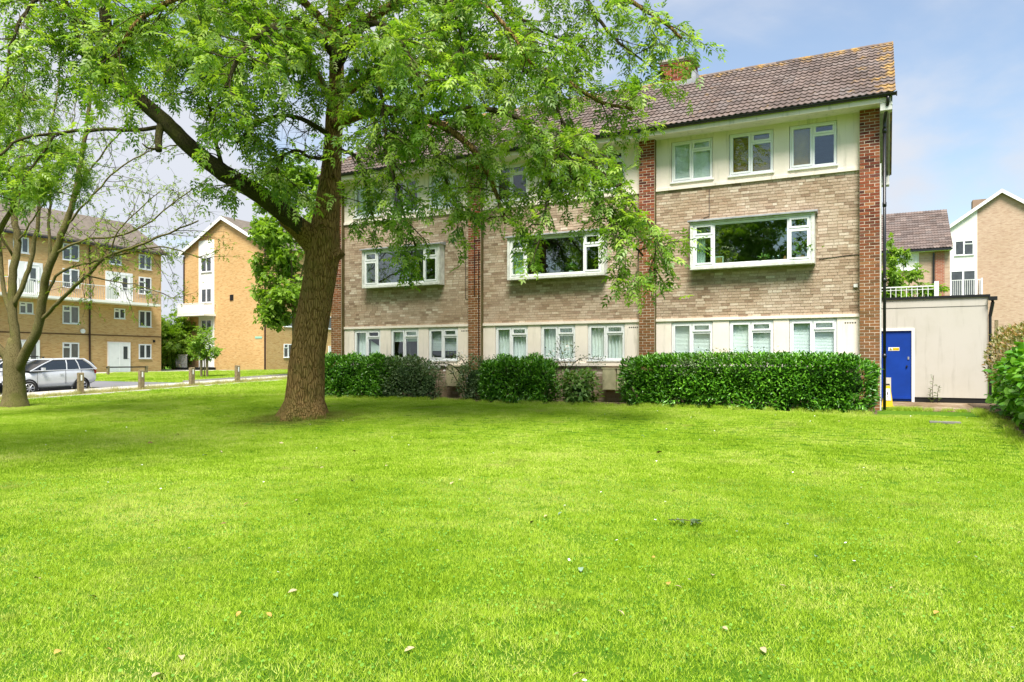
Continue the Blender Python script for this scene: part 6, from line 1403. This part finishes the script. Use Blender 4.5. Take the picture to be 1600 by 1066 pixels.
# darker leafy tree standing just outside the left edge, its crown reaching in
def leafy_tree(name, label, base, blobs, nleaf, tm, mat, trunk_r, barkm=bark2, size=(.8, 1.3), group=None, droop=.3):
    """blobs: (centre, radii, share)"""
    t = thing(name, label, 'tree', tuple(base), group); b = MB(); c0 = np.array(base); cen = np.mean([bl[0] for bl in blobs], 0)
    top = np.array([c0[0] + (cen[0] - c0[0]) * .3, c0[1] + (cen[1] - c0[1]) * .3, c0[2] + (cen[2] - c0[2]) * .75]); pathtube(b, [c0 - (0, 0, .1), (c0 + top) / 2 + (.05, 0, 0), top], trunk_r, trunk_r * .6, 10, .3)
    b.build('trunk', barkm, t, rel=True, smooth=True); b = MB(); Pn = []
    for c_, r_, sh in blobs:
        c_ = np.array(c_, float); r_ = np.array(r_, float); n = int(nleaf * sh); pathtube(b, [top * .7 + c0 * .3, (top + c_) / 2 - (0, 0, .1 * r_[2]), c_], trunk_r * .4, .02, 6, .4)
        m = max(10, int(n / 28)); cl = c_ + unit(m) * r_ * (rng.random((m, 1)) ** .38)
        for q_ in cl[:30]: pathtube(b, [c_, (c_ + q_) / 2 + (0, 0, .05), q_], .02, .006, 4, .5)
        k_ = rng.integers(0, m, n); Pn.append(cl[k_] + rng.normal(0, 1, (n, 3)) * r_.mean() * .11)
    b.build('branch', barkm, t, rel=True); p_ = np.concatenate(Pn); n = len(p_); d = unit(n); d[:, 2] -= droop
    o = ob('crown', scatter('crown', p_, d, unit(n) * .6 + (0, 0, 1), rng.uniform(*size, n), tm, mat), t, tuple(-Vector(WL[t.name]))); o['kind'] = 'stuff'; return t
def pb(u, v, zd): return np.array(tuple(P(u, v, zd)))
bs = pb(-60, 640, 19); bs[2] = gz(bs[0], bs[1])
leafy_tree('ash_tree', 'leafy tree beyond the left picture edge, only its crown reaching in', bs, [(pb(10, 270, 17.5), (1.2, 1.0, 1.0), .24), (pb(70, 300, 17.5), (1.0, .8, .5), .12), (pb(40, 150, 18), (1.4, 1.2, 1.3), .24), (pb(110, 240, 18), (1.0, .8, .8), .12), (pb(-60, 200, 18), (1.5, 1.2, 2.0), .28)], 2700, tmpl_compound(.22, 4, .085, .03), ashleaf, .16, group=None)
# unseen shade tree added off the left edge, then the lime behind the trunk
leafy_tree('ash_tree', 'tall unseen tree added left of the viewpoint to shade the near left lawn', (-12.6, 3.2, 0), [((-12.0, 3.0, 9.4), (3.6, 3.2, 2.0), .6), ((-9.6, 3.6, 9.8), (2.4, 2.4, 1.7), .4)], 3600, tmpl_compound(.26, 4, .11, .04), ashleaf, .25, bark)
bs = pb(462, 590, 42); bs[2] = gz(bs[0], bs[1])
leafy_tree('lime_tree', 'pale green lime tree standing behind the big ash trunk', bs, [(pb(440, 440, 42), (1.9, 1.6, 2.3), .30), (pb(425, 370, 42), (1.6, 1.5, 1.8), .2), (pb(450, 300, 42), (1.9, 1.6, 2.4), .26), (pb(425, 490, 41.6), (1.2, 1.0, .7), .10), (pb(495, 360, 42), (1.4, 1.4, 3.0), .14)], 5200, tmpl_spray(6, .34, .16, .12, 5), limeleaf, .2, size=(.8, 1.2))
bs = pb(319, 590, 43); bs[2] = gz(bs[0], bs[1])
leafy_tree('young_sapling', 'young staked sapling in front of the gable end', bs, [(pb(318, 535, 43), (.75, .7, .9), .6), (pb(328, 548, 43), (.6, .5, .5), .25), (pb(306, 545, 43), (.5, .4, .4), .15)], 520, tmpl_spray(4, .28, .13, .09, 6), limeleaf, .035)
for i, du in enumerate((-4.5, 4.5)):
    s_ = pb(319 + du, 590, 43); o = MB().box(-.05, .05, -.05, .05, 0, 1.5).build('tree_stake', woodp, None, (s_[0], s_[1], gz(s_[0], s_[1]))); tag(o, 'timber stake on the %s side of the young sapling' % ('left', 'right')[i], 'stake', 'stakes beside the sapling')
bs = pb(272, 578, 66); bs[2] = .6
leafy_tree('round_tree', 'dense rounded green tree in the gap between the yellow blocks', bs, [(pb(272, 530, 66), (2.2, 2.0, 2.2), .6), (pb(262, 545, 66), (2.0, 1.5, 1.8), .4)], 2600, tmpl_spray(6, .5, .22, .15, 7), darkleaf if False else limeleaf, .2)
bs = pb(1405, 560, 34); bs[2] = 1.0
leafy_tree('garden_tree', 'bright young tree behind the white terrace railing', bs, [(pb(1391, 440, 34), (.55, .5, 1.0), .42), (pb(1392, 392, 34), (.35, .35, .6), .10), (pb(1413, 398, 34), (.25, .25, .35), .04), (pb(1430, 428, 34), (.5, .4, .3), .08), (pb(1452, 452, 34), (.6, .4, .35), .16), (pb(1402, 455, 34), (.9, .5, .35), .2)], 900, tmpl_spray(5, .26, .14, .09, 8), limeleaf, .06)
# trees behind the camera that the windows reflect
for i, (x, y, hh, lab) in enumerate(((-18, -16, 15, 'broad dark tree behind the viewpoint, farthest left'), (-9, -20, 16, 'tall dark tree behind the viewpoint, left of centre'), (1, -17, 15, 'dark tree directly behind the viewpoint'), (11, -15, 14.5, 'spreading dark tree behind the viewpoint, right side'), (21, -12, 13, 'lower dark tree behind the viewpoint, farthest right'), (-28, -12, 13, 'dark tree behind the viewpoint by the road'))):
    leafy_tree('broadleaf_tree', lab, (x, y, 0), [((x, y, hh * .62), (4.6, 4.2, hh * .36), .6), ((x + 2.5, y + 1, hh * .42), (3.2, 2.5, 2.4), .2), ((x - 2.5, y + .5, hh * .45), (3.2, 2.5, 2.4), .2)], 2800, tmpl_spray(7, .8, .34, .2, 20 + i), limeleaf, .35, bark, (.8, 1.3), 'trees behind the viewpoint')
